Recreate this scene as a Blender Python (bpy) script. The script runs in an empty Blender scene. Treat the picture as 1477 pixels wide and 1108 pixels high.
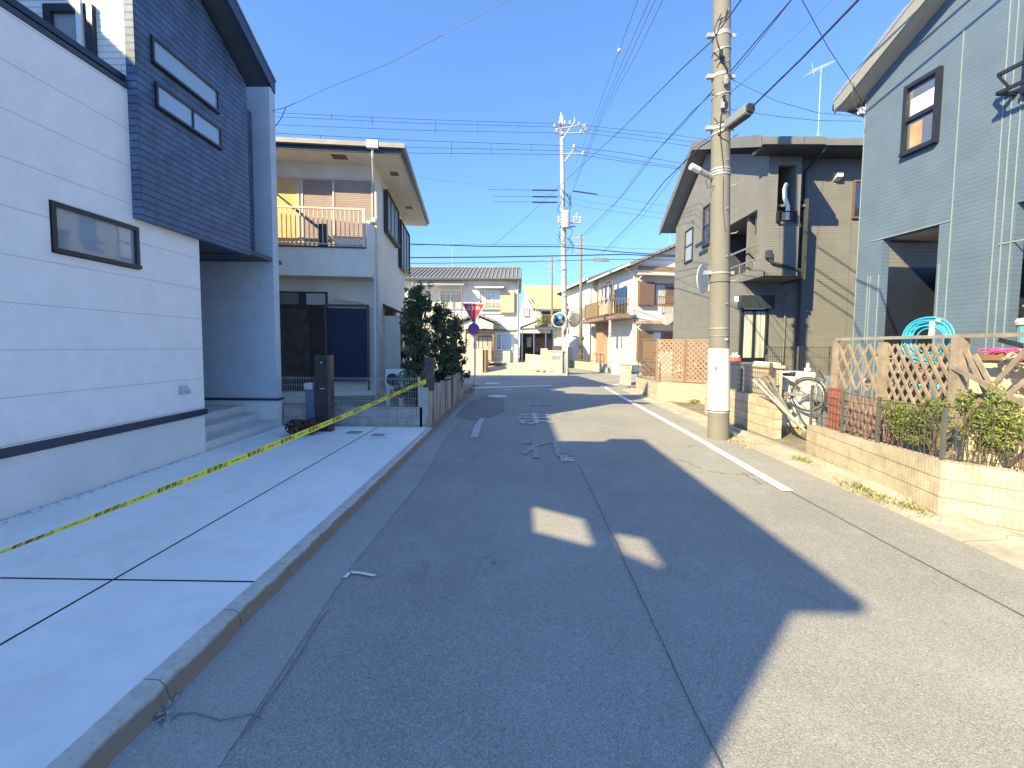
import bpy, math, random
from mathutils import Vector, Matrix, Euler
random.seed(7)
R = math.radians
COL = bpy.context.scene.collection
SC = bpy.context.scene
# ------------------------------------------------------------ camera
W, H, F = 1477.0, 1108.0, 640.0
CAMZ = 1.8
pitch, roll = R(3.5), R(0.45)
yaw, shy = (747-738.5)/F, 0.0
def cam_rot(): return (Matrix.Rotation(yaw,3,'Z') @ Matrix.Rotation(R(90)-pitch,3,'X') @ Matrix.Rotation(roll,3,'Z'))
def project(p):
    q = cam_rot().transposed() @ (Vector(p)-Vector((0,0,CAMZ)))
    return (W/2 + F*q.x/-q.z, H/2 - F*q.y/-q.z + shy*W)
for _ in range(6):
    u, v = project((0,1e5,CAMZ))
    yaw += (747-u)/F
    shy += (500-v)/W
def ray(px,py):
    return cam_rot() @ Vector(((px-W/2)/F, (H/2-(py-shy*W))/F, -1))
def P(px,py,X=None,Y=None,Z=None):
    """point on the sight line through a photo pixel at a given real plane"""
    d = ray(px,py)
    if Y is not None: t = Y/d.y
    elif X is not None: t = X/d.x
    else: t = (Z-CAMZ)/d.z
    return Vector((0,0,CAMZ)) + d*t
cam = bpy.data.cameras.new('camera'); co = bpy.data.objects.new('camera',cam); COL.objects.link(co)
cam.sensor_width = 36; cam.lens = F/W*36; cam.shift_y = shy; cam.clip_end = 3000; cam.clip_start=.05
co.matrix_world = Matrix.Translation((0,0,CAMZ)) @ cam_rot().to_4x4(); SC.camera = co

# ------------------------------------------------------------ frames and mesh builder
class Frame:
    """x along a wall (seen from outside: left to right), y inwards, z up"""
    def __init__(s,o,ang=0):
        s.o=Vector((o[0],o[1],o[2] if len(o)>2 else 0)); s.a=ang; s.c=math.cos(ang); s.s=math.sin(ang)
    def w(s,p): return Vector((s.o.x+p[0]*s.c-p[1]*s.s, s.o.y+p[0]*s.s+p[1]*s.c, s.o.z+p[2]))
    def hit(s,px,py,y=0):
        """local (x,z) where the sight line meets the plane y"""
        d=ray(px,py); o=Vector((0,0,CAMZ))-s.o
        lo=Vector((o.x*s.c+o.y*s.s,-o.x*s.s+o.y*s.c,o.z)); ld=Vector((d.x*s.c+d.y*s.s,-d.x*s.s+d.y*s.c,d.z))
        t=(y-lo.y)/ld.y; q=lo+ld*t; return q.x,q.z
WF = Frame((0,0,0))
class MB:
    def __init__(s): s.v=[]; s.f=[]
    def face(s,pts,fr=WF):
        n=len(s.v); s.v+=[fr.w(p) for p in pts]; s.f.append(tuple(range(n,n+len(pts))))
    def box(s,x0,x1,y0,y1,z0,z1,fr=WF):
        if x0>x1:x0,x1=x1,x0
        if y0>y1:y0,y1=y1,y0
        if z0>z1:z0,z1=z1,z0
        n=len(s.v)
        s.v+=[fr.w(p) for p in ((x0,y0,z0),(x1,y0,z0),(x1,y1,z0),(x0,y1,z0),(x0,y0,z1),(x1,y0,z1),(x1,y1,z1),(x0,y1,z1))]
        s.f+=[tuple(n+i for i in q) for q in ((0,3,2,1),(4,5,6,7),(0,1,5,4),(1,2,6,5),(2,3,7,6),(3,0,4,7))]
        return s
    def prism(s,poly,d,fr=WF):
        """poly of local 3D points, extruded by local vector d"""
        n=len(s.v); k=len(poly); d=Vector(d)
        s.v+=[fr.w(p) for p in poly]+[fr.w(Vector(p)+d) for p in poly]
        s.f.append(tuple(range(n,n+k))[::-1]); s.f.append(tuple(range(n+k,n+2*k)))
        for i in range(k): j=(i+1)%k; s.f.append((n+i,n+j,n+k+j,n+k+i))
        return s
    def slab(s,poly,t,fr=WF): return s.prism(poly,(0,0,-t),fr)
    def tube(s,pts,r,n=6,fr=WF,cap=True,r1=None):
        pts=[fr.w(p) for p in pts]; m=len(pts); base=len(s.v)
        up=None
        for i,p in enumerate(pts):
            d=(pts[min(i+1,m-1)]-pts[max(i-1,0)])
            if d.length<1e-9: d=Vector((0,0,1))
            d.normalize()
            if up is None: up = Vector((0,0,1)) if abs(d.z)<.9 else Vector((1,0,0))
            a=d.cross(up)
            if a.length<1e-4: a=d.orthogonal()
            a.normalize(); b=d.cross(a)
            up=-b if b.dot(up)<0 else b
            rr = r if r1 is None else r+(r1-r)*i/max(1,m-1)
            for k in range(n):
                t=2*math.pi*k/n; s.v.append(p+a*(rr*math.cos(t))+b*(rr*math.sin(t)))
        for i in range(m-1):
            for k in range(n):
                k2=(k+1)%n; q=base+i*n
                s.f.append((q+k,q+k2,q+n+k2,q+n+k))
        if cap and n>2:
            s.f.append(tuple(base+k for k in range(n))[::-1]); s.f.append(tuple(base+(m-1)*n+k for k in range(n)))
        return s
    def cyl(s,p,r,h,n=20,fr=WF,r1=None): return s.tube([p,(p[0],p[1],p[2]+h)],r,n,fr,True,r1)
    def lathe(s,p,prof,n=20,axis='z'):
        base=len(s.v); m=len(prof); p=Vector(p)
        for (rr,h) in prof:
            for k in range(n):
                t=2*math.pi*k/n; c,q=rr*math.cos(t),rr*math.sin(t)
                s.v.append(p+(Vector((c,q,h)) if axis=='z' else Vector((c,-h,q)) if axis=='y' else Vector((h,c,q))))
        for i in range(m-1):
            for k in range(n):
                k2=(k+1)%n; s.f.append((base+i*n+k,base+i*n+k2,base+(i+1)*n+k2,base+(i+1)*n+k))
        s.f.append(tuple(base+k for k in range(n))[::-1]); s.f.append(tuple(base+(m-1)*n+k for k in range(n)))
        return s
    def wall(s,x0,x1,z0,z1,y,t,holes=(),fr=WF):
        """wall sheet of thickness t (inwards) with real rectangular holes (x0,x1,z0,z1)"""
        xs=sorted({x0,x1,*[min(max(h[i],x0),x1) for h in holes for i in (0,1)]})
        zs=sorted({z0,z1,*[min(max(h[i],z0),z1) for h in holes for i in (2,3)]})
        def full(i,j):
            if i<0 or j<0 or i>=len(xs)-1 or j>=len(zs)-1: return False
            cx=(xs[i]+xs[i+1])/2; cz=(zs[j]+zs[j+1])/2
            return not any(h[0]<cx<h[1] and h[2]<cz<h[3] for h in holes)
        for i in range(len(xs)-1):
            for j in range(len(zs)-1):
                if not full(i,j): continue
                a,b,c,d=xs[i],xs[i+1],zs[j],zs[j+1]
                s.face([(a,y,c),(b,y,c),(b,y,d),(a,y,d)],fr); s.face([(a,y+t,c),(a,y+t,d),(b,y+t,d),(b,y+t,c)],fr)
                if not full(i-1,j): s.face([(a,y,c),(a,y,d),(a,y+t,d),(a,y+t,c)],fr)
                if not full(i+1,j): s.face([(b,y,c),(b,y+t,c),(b,y+t,d),(b,y,d)],fr)
                if not full(i,j-1): s.face([(a,y,c),(a,y+t,c),(b,y+t,c),(b,y,c)],fr)
                if not full(i,j+1): s.face([(a,y,d),(b,y,d),(b,y+t,d),(a,y+t,d)],fr)
        return s
    def build(s,name,m,parent=None,smooth=False,origin=None):
        me=bpy.data.meshes.new(name)
        if parent is not None:
            o0=root_loc(parent)
        else:
            if origin is None:
                xs=[v.x for v in s.v]; ys=[v.y for v in s.v]; zs=[v.z for v in s.v]
                origin=Vector(((min(xs)+max(xs))/2,(min(ys)+max(ys))/2,min(zs)))
            o0=Vector(origin)
        me.from_pydata([v-o0 for v in s.v],[],s.f); me.update()
        if smooth:
            for p in me.polygons: p.use_smooth=True
        me.materials.append(m)
        o=bpy.data.objects.new(name,me); COL.objects.link(o)
        if parent is not None: o.parent=parent
        else: o.location=o0
        return o
def root_loc(p):
    l=Vector(p.location)
    while p.parent: p=p.parent; l+=Vector(p.location)
    return l
def thing(name,label,cat,loc=(0,0,0),group=None):
    o=bpy.data.objects.new(name,None); COL.objects.link(o); o.location=Vector(loc); o.empty_display_size=.2
    o['label']=label; o['category']=cat
    if group:o['group']=group
    return o
def tag(o,label,cat,group=None):
    o['label']=label; o['category']=cat
    if group:o['group']=group
    return o
def struct(o): o['kind']='structure'; return o
def copy_tree(o,parent=None):
    c=o.copy(); COL.objects.link(c)
    if parent is not None: c.parent=parent
    for ch in [x for x in bpy.data.objects if x.parent==o]: copy_tree(ch,c)
    return c

# ------------------------------------------------------------ materials
def nt(name):
    m=bpy.data.materials.new(name); m.use_nodes=True; t=m.node_tree; t.nodes.clear()
    out=t.nodes.new('ShaderNodeOutputMaterial'); b=t.nodes.new('ShaderNodeBsdfPrincipled')
    t.links.new(b.outputs[0],out.inputs[0]); return m,t,b
def N(t,typ,**kw):
    n=t.nodes.new(typ)
    for k,v in kw.items():
        if k.startswith('i_'):
            n.inputs[k[2:].replace('_',' ')].default_value=v
        else: setattr(n,k,v)
    return n
def math_n(t,op,a,b=None,c=None):
    n=t.nodes.new('ShaderNodeMath'); n.operation=op
    for i,x in enumerate((a,b,c)):
        if x is None: continue
        if isinstance(x,(int,float)): n.inputs[i].default_value=x
        else: t.links.new(x,n.inputs[i])
    return n.outputs[0]
def mixc(t,fac,a,b,blend='MIX'):
    n=t.nodes.new('ShaderNodeMix'); n.data_type='RGBA'; n.blend_type=blend
    for s,x in ((0,fac),(6,a),(7,b)):
        if isinstance(x,(int,float)): n.inputs[s].default_value=x
        elif isinstance(x,(tuple,list)): n.inputs[s].default_value=(x[0],x[1],x[2],1)
        else: t.links.new(x,n.inputs[s])
    return n.outputs[2]
def noise(t,vec,scale,detail=4,rough=.55,dist=0):
    n=N(t,'ShaderNodeTexNoise'); n.inputs['Scale'].default_value=scale; n.inputs['Detail'].default_value=detail
    n.inputs['Roughness'].default_value=rough; n.inputs['Distortion'].default_value=dist; t.links.new(vec,n.inputs['Vector']); return n.outputs['Fac']
def ramp(t,fac,a,b):
    return N_mr(t,fac,a,b)
def N_mr(t,fac,a,b):
    n=t.nodes.new('ShaderNodeMapRange'); n.clamp=True; t.links.new(fac,n.inputs[0]); n.inputs[1].default_value=a; n.inputs[2].default_value=b; return n.outputs[0]
MATS={}
def M(name,col,rough=.8,var=.12,scale=2.0,grime=.0,bump=.0,bscale=60,lines=(),ang=0,metal=0,spec=.5,col2=None,streak=0,lined=.45,tilevar=0):
    """general procedural surface: mottling, streaks, joints. lines=(axis,period,width,offset) with axis x/y/z in a frame turned by ang"""
    m,t,b=nt(name)
    g=N(t,'ShaderNodeNewGeometry').outputs['Position']
    mp=N(t,'ShaderNodeMapping'); mp.vector_type='POINT'; mp.inputs['Rotation'].default_value=(0,0,-ang); t.links.new(g,mp.inputs[0]); v=mp.outputs[0]
    c=tuple(col); n1=noise(t,v,scale,5,.6)
    lo=tuple(x*(1-var*1.6) for x in c); hi=tuple(min(1,x*(1+var*1.3)) for x in c)
    colr=mixc(t,ramp(t,n1,.3,.7),lo,hi)
    if col2 is not None:
        n2=noise(t,v,scale*2.7,6,.65); colr=mixc(t,ramp(t,n2,.5,.62),colr,tuple(col2))
    if streak:
        mp2=N(t,'ShaderNodeMapping'); mp2.inputs['Scale'].default_value=(6,6,.5); t.links.new(v,mp2.inputs[0])
        n3=noise(t,mp2.outputs[0],1.0,5,.6); colr=mixc(t,math_n(t,'MULTIPLY',ramp(t,n3,.5,.8),streak),colr,tuple(x*.35 for x in c))
    if grime:
        n4=noise(t,v,scale*9,4,.7); colr=mixc(t,math_n(t,'MULTIPLY',ramp(t,n4,.45,.75),grime),colr,tuple(x*.5 for x in c))
    h=None
    if lines:
        sx=N(t,'ShaderNodeSeparateXYZ'); t.links.new(v,sx.inputs[0]); mask=None
        zrow=None
        for L in lines:
            ax,per,wd,off=L[:4]
            src=sx.outputs['XYZ'.index(ax.upper())]
            val=math_n(t,'ADD',src,off+1000*per)
            if len(L)>4 and zrow is not None:   # running bond shift by row
                val=math_n(t,'ADD',val,math_n(t,'MULTIPLY',math_n(t,'MODULO',zrow,2.0),per*.5))
            q=math_n(t,'DIVIDE',val,per); fr=math_n(t,'FRACT',q)
            if ax=='z': zrow=math_n(t,'FLOOR',q)
            mk=math_n(t,'LESS_THAN',fr,wd/per)
            mask=mk if mask is None else math_n(t,'MAXIMUM',mask,mk)
            if tilevar and ax=='z':
                wn=N(t,'ShaderNodeTexWhiteNoise'); wn.noise_dimensions='1D'; t.links.new(zrow,wn.inputs['W'])
                colr=mixc(t,math_n(t,'MULTIPLY',wn.outputs['Value'],tilevar),colr,tuple(x*.6 for x in c))
        colr=mixc(t,math_n(t,'MULTIPLY',mask,1-lined),colr,tuple(x*.12 for x in c))
        h=math_n(t,'SUBTRACT',1.0,mask)
    if bump or h is not None:
        nb=noise(t,v,bscale,4,.65)
        hh=math_n(t,'MULTIPLY',nb,bump)
        if h is not None: hh=math_n(t,'ADD',hh,h)
        bn=N(t,'ShaderNodeBump'); bn.inputs['Strength'].default_value=.6; bn.inputs['Distance'].default_value=.006; t.links.new(hh,bn.inputs['Height']); t.links.new(bn.outputs[0],b.inputs['Normal'])
    t.links.new(colr,b.inputs['Base Color'])
    b.inputs['Roughness'].default_value=rough; b.inputs['Metallic'].default_value=metal; b.inputs['Specular IOR Level'].default_value=spec
    MATS[name]=m; return m
def glass(name,col=(.03,.04,.05),rough=.04,mix=.0,metal=0.0,curtain=None,ang=0):
    m,t,b=nt(name); b.inputs['Base Color'].default_value=(*col,1); b.inputs['Roughness'].default_value=rough
    b.inputs['Specular IOR Level'].default_value=1.0; b.inputs['IOR'].default_value=1.7; b.inputs['Metallic'].default_value=metal
    g=N(t,'ShaderNodeNewGeometry').outputs['Position']
    if curtain:
        mp=N(t,'ShaderNodeMapping'); mp.inputs['Rotation'].default_value=(0,0,-ang); mp.inputs['Scale'].default_value=(16,16,.6); t.links.new(g,mp.inputs[0])
        n1=noise(t,mp.outputs[0],1,3,.5); cc=mixc(t,ramp(t,n1,.35,.65),tuple(x*.5 for x in curtain),curtain); t.links.new(cc,b.inputs['Base Color'])
    nn=noise(t,g,2.2,2,.5); bn=N(t,'ShaderNodeBump'); bn.inputs['Strength'].default_value=.05; bn.inputs['Distance'].default_value=.01; t.links.new(nn,bn.inputs['Height']); t.links.new(bn.outputs[0],b.inputs['Normal'])
    return m
def text_mesh(body,size,extrude=.001,bold=.0):
    cu=bpy.data.curves.new('t','FONT'); cu.body=body; cu.size=size; cu.extrude=extrude; cu.align_x='CENTER'; cu.align_y='CENTER'; cu.offset=bold; cu.resolution_u=2
    o=bpy.data.objects.new('t',cu); COL.objects.link(o); bpy.context.view_layer.update()
    me=bpy.data.meshes.new_from_object(o.evaluated_get(bpy.context.evaluated_depsgraph_get()))
    vs=[Vector(v.co) for v in me.vertices]; fs=[tuple(p.vertices) for p in me.polygons]
    bpy.data.objects.remove(o); bpy.data.meshes.remove(me); bpy.data.curves.remove(cu)
    return vs,fs
def add_text(mb,tm,fn):
    n=len(mb.v); mb.v+=[Vector(fn(v)) for v in tm[0]]; mb.f+=[tuple(n+i for i in f) for f in tm[1]]

def window(fr,x0,x1,z0,z1,parent,mf,mg,y=0,bar=.05,proud=.05,sash='v',name='window',mull=(.5,),glassy=-.012,open_top=None):
    """sash window standing slightly proud of the wall; the glass is a sub-part"""
    b=MB()
    b.box(x0,x1,y-proud,y+.02,z1-bar,z1,fr); b.box(x0,x1,y-proud-.02,y+.02,z0,z0+bar,fr)
    b.box(x0,x0+bar,y-proud,y+.02,z0+bar,z1-bar,fr); b.box(x1-bar,x1,y-proud,y+.02,z0+bar,z1-bar,fr)
    for k in mull:
        if sash=='v': xx=x0+(x1-x0)*k; b.box(xx-bar*.45,xx+bar*.45,y-proud*.8,y+.01,z0+bar,z1-bar,fr)
        else: zz=z0+(z1-z0)*k; b.box(x0+bar,x1-bar,y-proud*.8,y+.01,zz-bar*.45,zz+bar*.45,fr)
    o=b.build(name,mf,parent)
    g=MB().box(x0+bar*.8,x1-bar*.8,y+glassy,y+.01,z0+bar*.8,z1-bar*.8,fr); g.build('pane',mg,o)
    return o
# ------------------------------------------------------------ sun and sky
A_, B_ = 1.06, 1.15                       # metres a shadow moves in +X and +Y per metre of height
sun_dir = Vector((A_,B_,-1)).normalized()
el = math.asin(-sun_dir.z)
sl = bpy.data.lights.new('sun','SUN'); sl.energy=4.0; sl.angle=R(.5); sl.color=(1,.83,.46)
so = bpy.data.objects.new('sun',sl); COL.objects.link(so); so.rotation_euler = sun_dir.to_track_quat('-Z','Y').to_euler(); so.location=(-20,-20,20)
wd = bpy.data.worlds.new('World'); SC.world=wd; wd.use_nodes=True; wt=wd.node_tree
bg=wt.nodes['Background']; sky=wt.nodes.new('ShaderNodeTexSky'); sky.sky_type='NISHITA'; sky.sun_disc=False
sky.sun_elevation=el; sky.sun_rotation=math.atan2(-A_,-B_)
sky.air_density=1.0; sky.dust_density=.05; sky.ozone_density=3.0; sky.altitude=50
tc_=wt.nodes.new('ShaderNodeTexCoord'); va_=wt.nodes.new('ShaderNodeVectorMath'); va_.operation='ADD'; va_.inputs[1].default_value=(0,0,.22); vn_=wt.nodes.new('ShaderNodeVectorMath'); vn_.operation='NORMALIZE'
wt.links.new(tc_.outputs['Generated'],va_.inputs[0]); wt.links.new(va_.outputs[0],vn_.inputs[0]); wt.links.new(vn_.outputs[0],sky.inputs[0])
gm_=wt.nodes.new('ShaderNodeGamma'); gm_.inputs[1].default_value=1.15; wt.links.new(sky.outputs[0],gm_.inputs[0])
tn=wt.nodes.new('ShaderNodeMix'); tn.data_type='RGBA'; tn.blend_type='MULTIPLY'; tn.inputs[0].default_value=1; tn.inputs[7].default_value=(.69,.79,.86,1)
wt.links.new(gm_.outputs[0],tn.inputs[6]); wt.links.new(tn.outputs[2],bg.inputs[0]); bg.inputs[1].default_value=.15
SC.view_settings.view_transform='Standard'; SC.view_settings.look='None'; SC.view_settings.exposure=1.54; SC.view_settings.gamma=1
SC.cycles.max_bounces=6; SC.cycles.transparent_max_bounces=8
# ------------------------------------------------------------ ground materials
def asphalt(name,base,spk=.5,patch=True,dirty=.0):
    m,t,b=nt(name); g=N(t,'ShaderNodeNewGeometry').outputs['Position']
    big=noise(t,g,.35,5,.6); med=noise(t,g,2.2,6,.65,.4); fine=noise(t,g,55,3,.7)
    c=mixc(t,ramp(t,big,.32,.7),tuple(x*.80 for x in base),tuple(x*1.12 for x in base))
    tr=N(t,'ShaderNodeMapping'); tr.inputs['Scale'].default_value=(1.6,.10,1); t.links.new(g,tr.inputs[0]); c=mixc(t,math_n(t,'MULTIPLY',ramp(t,noise(t,tr.outputs[0],1.0,4,.6),.45,.75),.28),c,tuple(x*.72 for x in base))
    oil=noise(t,g,.9,3,.5,1.0); c=mixc(t,math_n(t,'MULTIPLY',ramp(t,oil,.66,.72),.35),c,tuple(x*.6 for x in base))
    c=mixc(t,math_n(t,'MULTIPLY',ramp(t,med,.5,.75),.35),c,tuple(x*1.35 for x in base))
    vo=N(t,'ShaderNodeTexVoronoi'); vo.inputs['Scale'].default_value=170; t.links.new(g,vo.inputs['Vector'])
    wn=N(t,'ShaderNodeTexWhiteNoise'); t.links.new(vo.outputs['Position'],wn.inputs['Vector'])
    st=math_n(t,'MULTIPLY',math_n(t,'GREATER_THAN',wn.outputs['Value'],.8),spk*.9)
    c=mixc(t,st,c,tuple(min(1,x*1.55) for x in base))
    dk=math_n(t,'MULTIPLY',math_n(t,'LESS_THAN',wn.outputs['Value'],.18),spk*.9)
    c=mixc(t,dk,c,tuple(x*.42 for x in base))
    vw=N(t,'ShaderNodeTexVoronoi'); vw.inputs['Scale'].default_value=7; t.links.new(g,vw.inputs['Vector'])
    wh=math_n(t,'LESS_THAN',vw.outputs['Distance'],.032); c=mixc(t,math_n(t,'MULTIPLY',wh,.55),c,(.62,.6,.55))
    # hairline cracks
    vc=N(t,'ShaderNodeTexVoronoi'); vc.feature='DISTANCE_TO_EDGE'; vc.inputs['Scale'].default_value=.42
    ad=N(t,'ShaderNodeVectorMath'); ad.operation='MULTIPLY_ADD'; nz=N(t,'ShaderNodeTexNoise'); nz.inputs['Scale'].default_value=2.5; nz.inputs['Detail'].default_value=6
    t.links.new(g,nz.inputs['Vector']); t.links.new(nz.outputs['Color'],ad.inputs[0]); ad.inputs[1].default_value=(.9,.9,0); t.links.new(g,ad.inputs[2]); t.links.new(ad.outputs[0],vc.inputs['Vector'])
    cr=math_n(t,'MULTIPLY',math_n(t,'LESS_THAN',vc.outputs['Distance'],.0035),ramp(t,noise(t,g,.5,2),.56,.62))
    c=mixc(t,math_n(t,'MULTIPLY',cr,.7),c,tuple(x*.25 for x in base))
    if dirty:
        c=mixc(t,math_n(t,'MULTIPLY',ramp(t,noise(t,g,1.3,6,.7),.42,.7),dirty),c,(.3,.25,.17))
    hh=math_n(t,'ADD',math_n(t,'MULTIPLY',fine,.6),math_n(t,'MULTIPLY',vo.outputs['Distance'],.8))
    bn=N(t,'ShaderNodeBump'); bn.inputs['Strength'].default_value=.55; bn.inputs['Distance'].default_value=.005; t.links.new(hh,bn.inputs['Height']); t.links.new(bn.outputs[0],b.inputs['Normal'])
    t.links.new(c,b.inputs['Base Color']); b.inputs['Roughness'].default_value=.88; b.inputs['Specular IOR Level'].default_value=.3
    return m
m_asph=asphalt('asphalt',(.32,.31,.285),.55); m_asph2=asphalt('asphalt_side',(.32,.3,.26),.4,dirty=.35)
m_asph_dark=asphalt('asphalt_patch',(.23,.23,.225),.35)
m_gutterl=asphalt('gutter_mortar',(.38,.37,.34),.35,dirty=.12)
m_ground=M('soil',(.23,.2,.15),.95,.25,1.2,.3,.8,30)
m_conc=M('new_concrete',(.86,.85,.81),.75,.04,.7,.12,.4,25,col2=(.8,.79,.75))
m_kerb=M('kerb_stone',(.36,.335,.29),.9,.2,3,.35,1.2,45,lines=(('y',.6,.012,.25),),streak=.2)
m_kerbface=M('kerb_face',(.2,.155,.11),.95,.28,5,.5,1.6,40,lines=(('y',.6,.014,.25),))
m_gut=M('gutter_concrete',(.44,.4,.32),.9,.16,2.5,.3,.8,40,lines=(('y',.6,.012,.1),))
m_joint=M('joint_strip',(.012,.014,.02),.9,.2)
m_foundation=M('foundation_mortar',(.76,.74,.69),.85,.05,1.5,.08,.35,30)
def paint(name,thr=.5,col=(.8,.78,.72)):
    m,t,b=nt(name); g=N(t,'ShaderNodeNewGeometry').outputs['Position']
    n=noise(t,g,17,8,.72); w=ramp(t,n,thr-.1,thr+.07)
    c=mixc(t,w,(.26,.25,.23),col); t.links.new(c,b.inputs['Base Color']); b.inputs['Roughness'].default_value=.7
    return m
m_paint=paint('line_paint',.33); m_worn=paint('worn_paint',.53); m_worn2=paint('old_paint',.42,(.5,.5,.48))

def sheet(name,poly,z,m,kind=True,grid=None):
    b=MB(); b.face([(p[0],p[1],z) for p in poly]); o=b.build(name,m,origin=(0,0,0))
    if kind: struct(o)
    return o
sheet('ground',[(-300,-60),(300,-60),(300,600),(-300,600)],-.03,m_ground)
sheet('road',[(-1.75,-12),(5.0,-12),(5.0,9.0),(5.0,20.4),(-1.75,20.4)],0,m_asph)
sheet('cross_road',[(-90,20.4),(90,20.4),(90,28.2),(-90,28.2)],0,m_asph)
sheet('lane',[(3.3,28.2),(8.9,28.2),(4.5,62),(.6,62)],0,m_asph)
sheet('gutter',[(-1.74,-12),(-1.30,-12),(-1.22,1.0),(-1.34,3.4),(-1.27,6),(-1.4,8.2),(-1.36,11.5),(-1.75,13.6)],.004,m_gutterl)
sheet('road_patch',[(-1.6,11.2),(-.9,10.6),(-.35,12.3),(-.5,15.2),(-1.2,16.0),(-1.55,14.2)],.008,m_asph_dark)
# seams in the asphalt: thin tar-filled joints
def seam(pts,w,m,z=.012,name='road_seam'):
    b=MB()
    for i in range(len(pts)-1):
        (x0,y0),(x1,y1)=pts[i],pts[i+1]; d=Vector((x1-x0,y1-y0)).normalized(); n=Vector((-d.y,d.x))*w/2
        b.face([(x0+n.x,y0+n.y,z),(x0-n.x,y0-n.y,z),(x1-n.x,y1-n.y,z),(x1+n.x,y1+n.y,z)])
    return struct(b.build(name,m,origin=(0,0,0)))
m_tarf=M('tar_faded',(.15,.145,.13),.9,.2)
m_tar=M('tar',(.09,.09,.085),.8,.2)
def wob(x,y0,y1,st,amp,drift=0):
    out=[];y=y0
    while y<y1: out.append((x+random.uniform(-amp,amp)+drift*(y-y0),y)); y+=st*random.uniform(.6,1.4)
    out.append((x+drift*(y1-y0),y1)); return out
seam(wob(.87,.5,6.6,.15,.004,.012),.006,m_tar)
seam(wob(3.42,.5,6.2,.15,.004,.004),.012,m_tarf)
seam(wob(-1.24,1.9,2.9,.1,.012,-.03),.006,m_tarf)
seam([(-1.7,2.02),(-1.55,2.03),(-1.4,1.99),(-1.28,2.03),(-1.2,2.0)],.006,m_tarf)
# right verge: gutter, low lip and worn pavement
sheet('pavement',[(4.35,-12),(8.2,-12),(8.2,19.6),(4.9,19.6),(4.75,12),(4.6,8)],.012,m_asph2)
b=MB(); b.prism([(3.9,-12,.0),(4.28,-12,-.03),(4.28,-12,.035),(3.9,-12,.012)],(.55,31,0)); struct(b.build('gutter_strip',m_gut,origin=(0,0,0)))
b=MB(); b.prism([(4.28,-12,-.03),(4.42,-12,-.03),(4.42,-12,.07),(4.30,-12,.075)],(.55,31,0)); struct(b.build('kerb_lip',m_gut,origin=(0,0,0)))
# left: concrete forecourt, kerb
for (y0,y1) in ((-8,3.02),(3.035,6.98),(6.99,9.1)):
    for (x0,x1) in ((-4.86,-2.875),(-2.86,-1.86)):
        b=MB().box(x0,x1,y0,y1,-.02,.12); struct(b.build('driveway',m_conc,origin=(0,0,0)))
b=MB(); b.box(-2.877,-2.858,-8,9.1,-.02,.121); b.box(-4.86,-2.877,3.018,3.037,-.02,.121); b.box(-2.858,-1.86,3.018,3.037,-.02,.121); b.box(-4.86,-2.875,6.98,6.99,-.02,.112); b.box(-2.86,-1.86,6.98,6.99,-.02,.112)
struct(b.build('driveway_joint',m_joint,origin=(0,0,0)))
# kerb stones: worn, each with slightly different edges
def kerb_run(y0,y1,name='kerb'):
    b=MB(); y=y0; n=len(b.v); prof=None; rows=[]
    while y<=y1+1e-6:
        w1=random.uniform(-.006,.006); w2=random.uniform(-.008,.004)
        if 1.95<y<2.5: w2-=.03; w1+=.012
        rows.append([(-1.862,y,-.03),(-1.862,y,.118+w1*.3),(-1.785,y,.114+w1*.3),(-1.762+w1,y,.100+w2*.5),(-1.750+w1,y,.06+w2),(-1.722+w1,y,-.03)]); y+=.1
    for i in range(len(rows)-1):
        for k in range(5): b.face([rows[i][k],rows[i][k+1],rows[i+1][k+1],rows[i+1][k]])
    b.face(rows[0]); b.face(rows[-1])
    return b
def kerb_mat():
    m,t,b=nt('weathered_kerb'); g=N(t,'ShaderNodeNewGeometry'); v=g.outputs['Position']
    sx=N(t,'ShaderNodeSeparateXYZ'); t.links.new(v,sx.inputs[0])
    n=noise(t,v,6,6,.7); n2=noise(t,v,28,4,.7)
    c=mixc(t,ramp(t,n,.35,.7),(.47,.455,.41),(.62,.6,.54))
    # dirt clings to the lower face of the stones, edge broken up by noise
    zz=math_n(t,'ADD',sx.outputs['Z'],math_n(t,'MULTIPLY',n,-.06)); dirt=N_mr(t,zz,.070,.052)
    c=mixc(t,math_n(t,'MULTIPLY',dirt,.9),c,(.27,.19,.12))
    c=mixc(t,math_n(t,'MULTIPLY',ramp(t,n2,.5,.8),.4),c,(.13,.13,.12))
    q=math_n(t,'FRACT',math_n(t,'DIVIDE',math_n(t,'ADD',sx.outputs['Y'],60.3),.6)); j=math_n(t,'LESS_THAN',q,.011)
    c=mixc(t,math_n(t,'MULTIPLY',j,.8),c,(.08,.07,.06))
    hh=math_n(t,'SUBTRACT',math_n(t,'ADD',n2,n),math_n(t,'MULTIPLY',j,2.0)); bn=N(t,'ShaderNodeBump'); bn.inputs['Strength'].default_value=.8; bn.inputs['Distance'].default_value=.012
    t.links.new(hh,bn.inputs['Height']); t.links.new(bn.outputs[0],b.inputs['Normal']); t.links.new(c,b.inputs['Base Color']); b.inputs['Roughness'].default_value=.92
    return m
m_kw=kerb_mat()
struct(kerb_run(-8,9.1).build('kerb',m_kw,origin=(0,0,0)))
b=MB().box(-1.93,-1.74,9.1,16.4,-.03,.05); struct(b.build('wall_footing',m_kw,origin=(0,0,0)))
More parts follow.
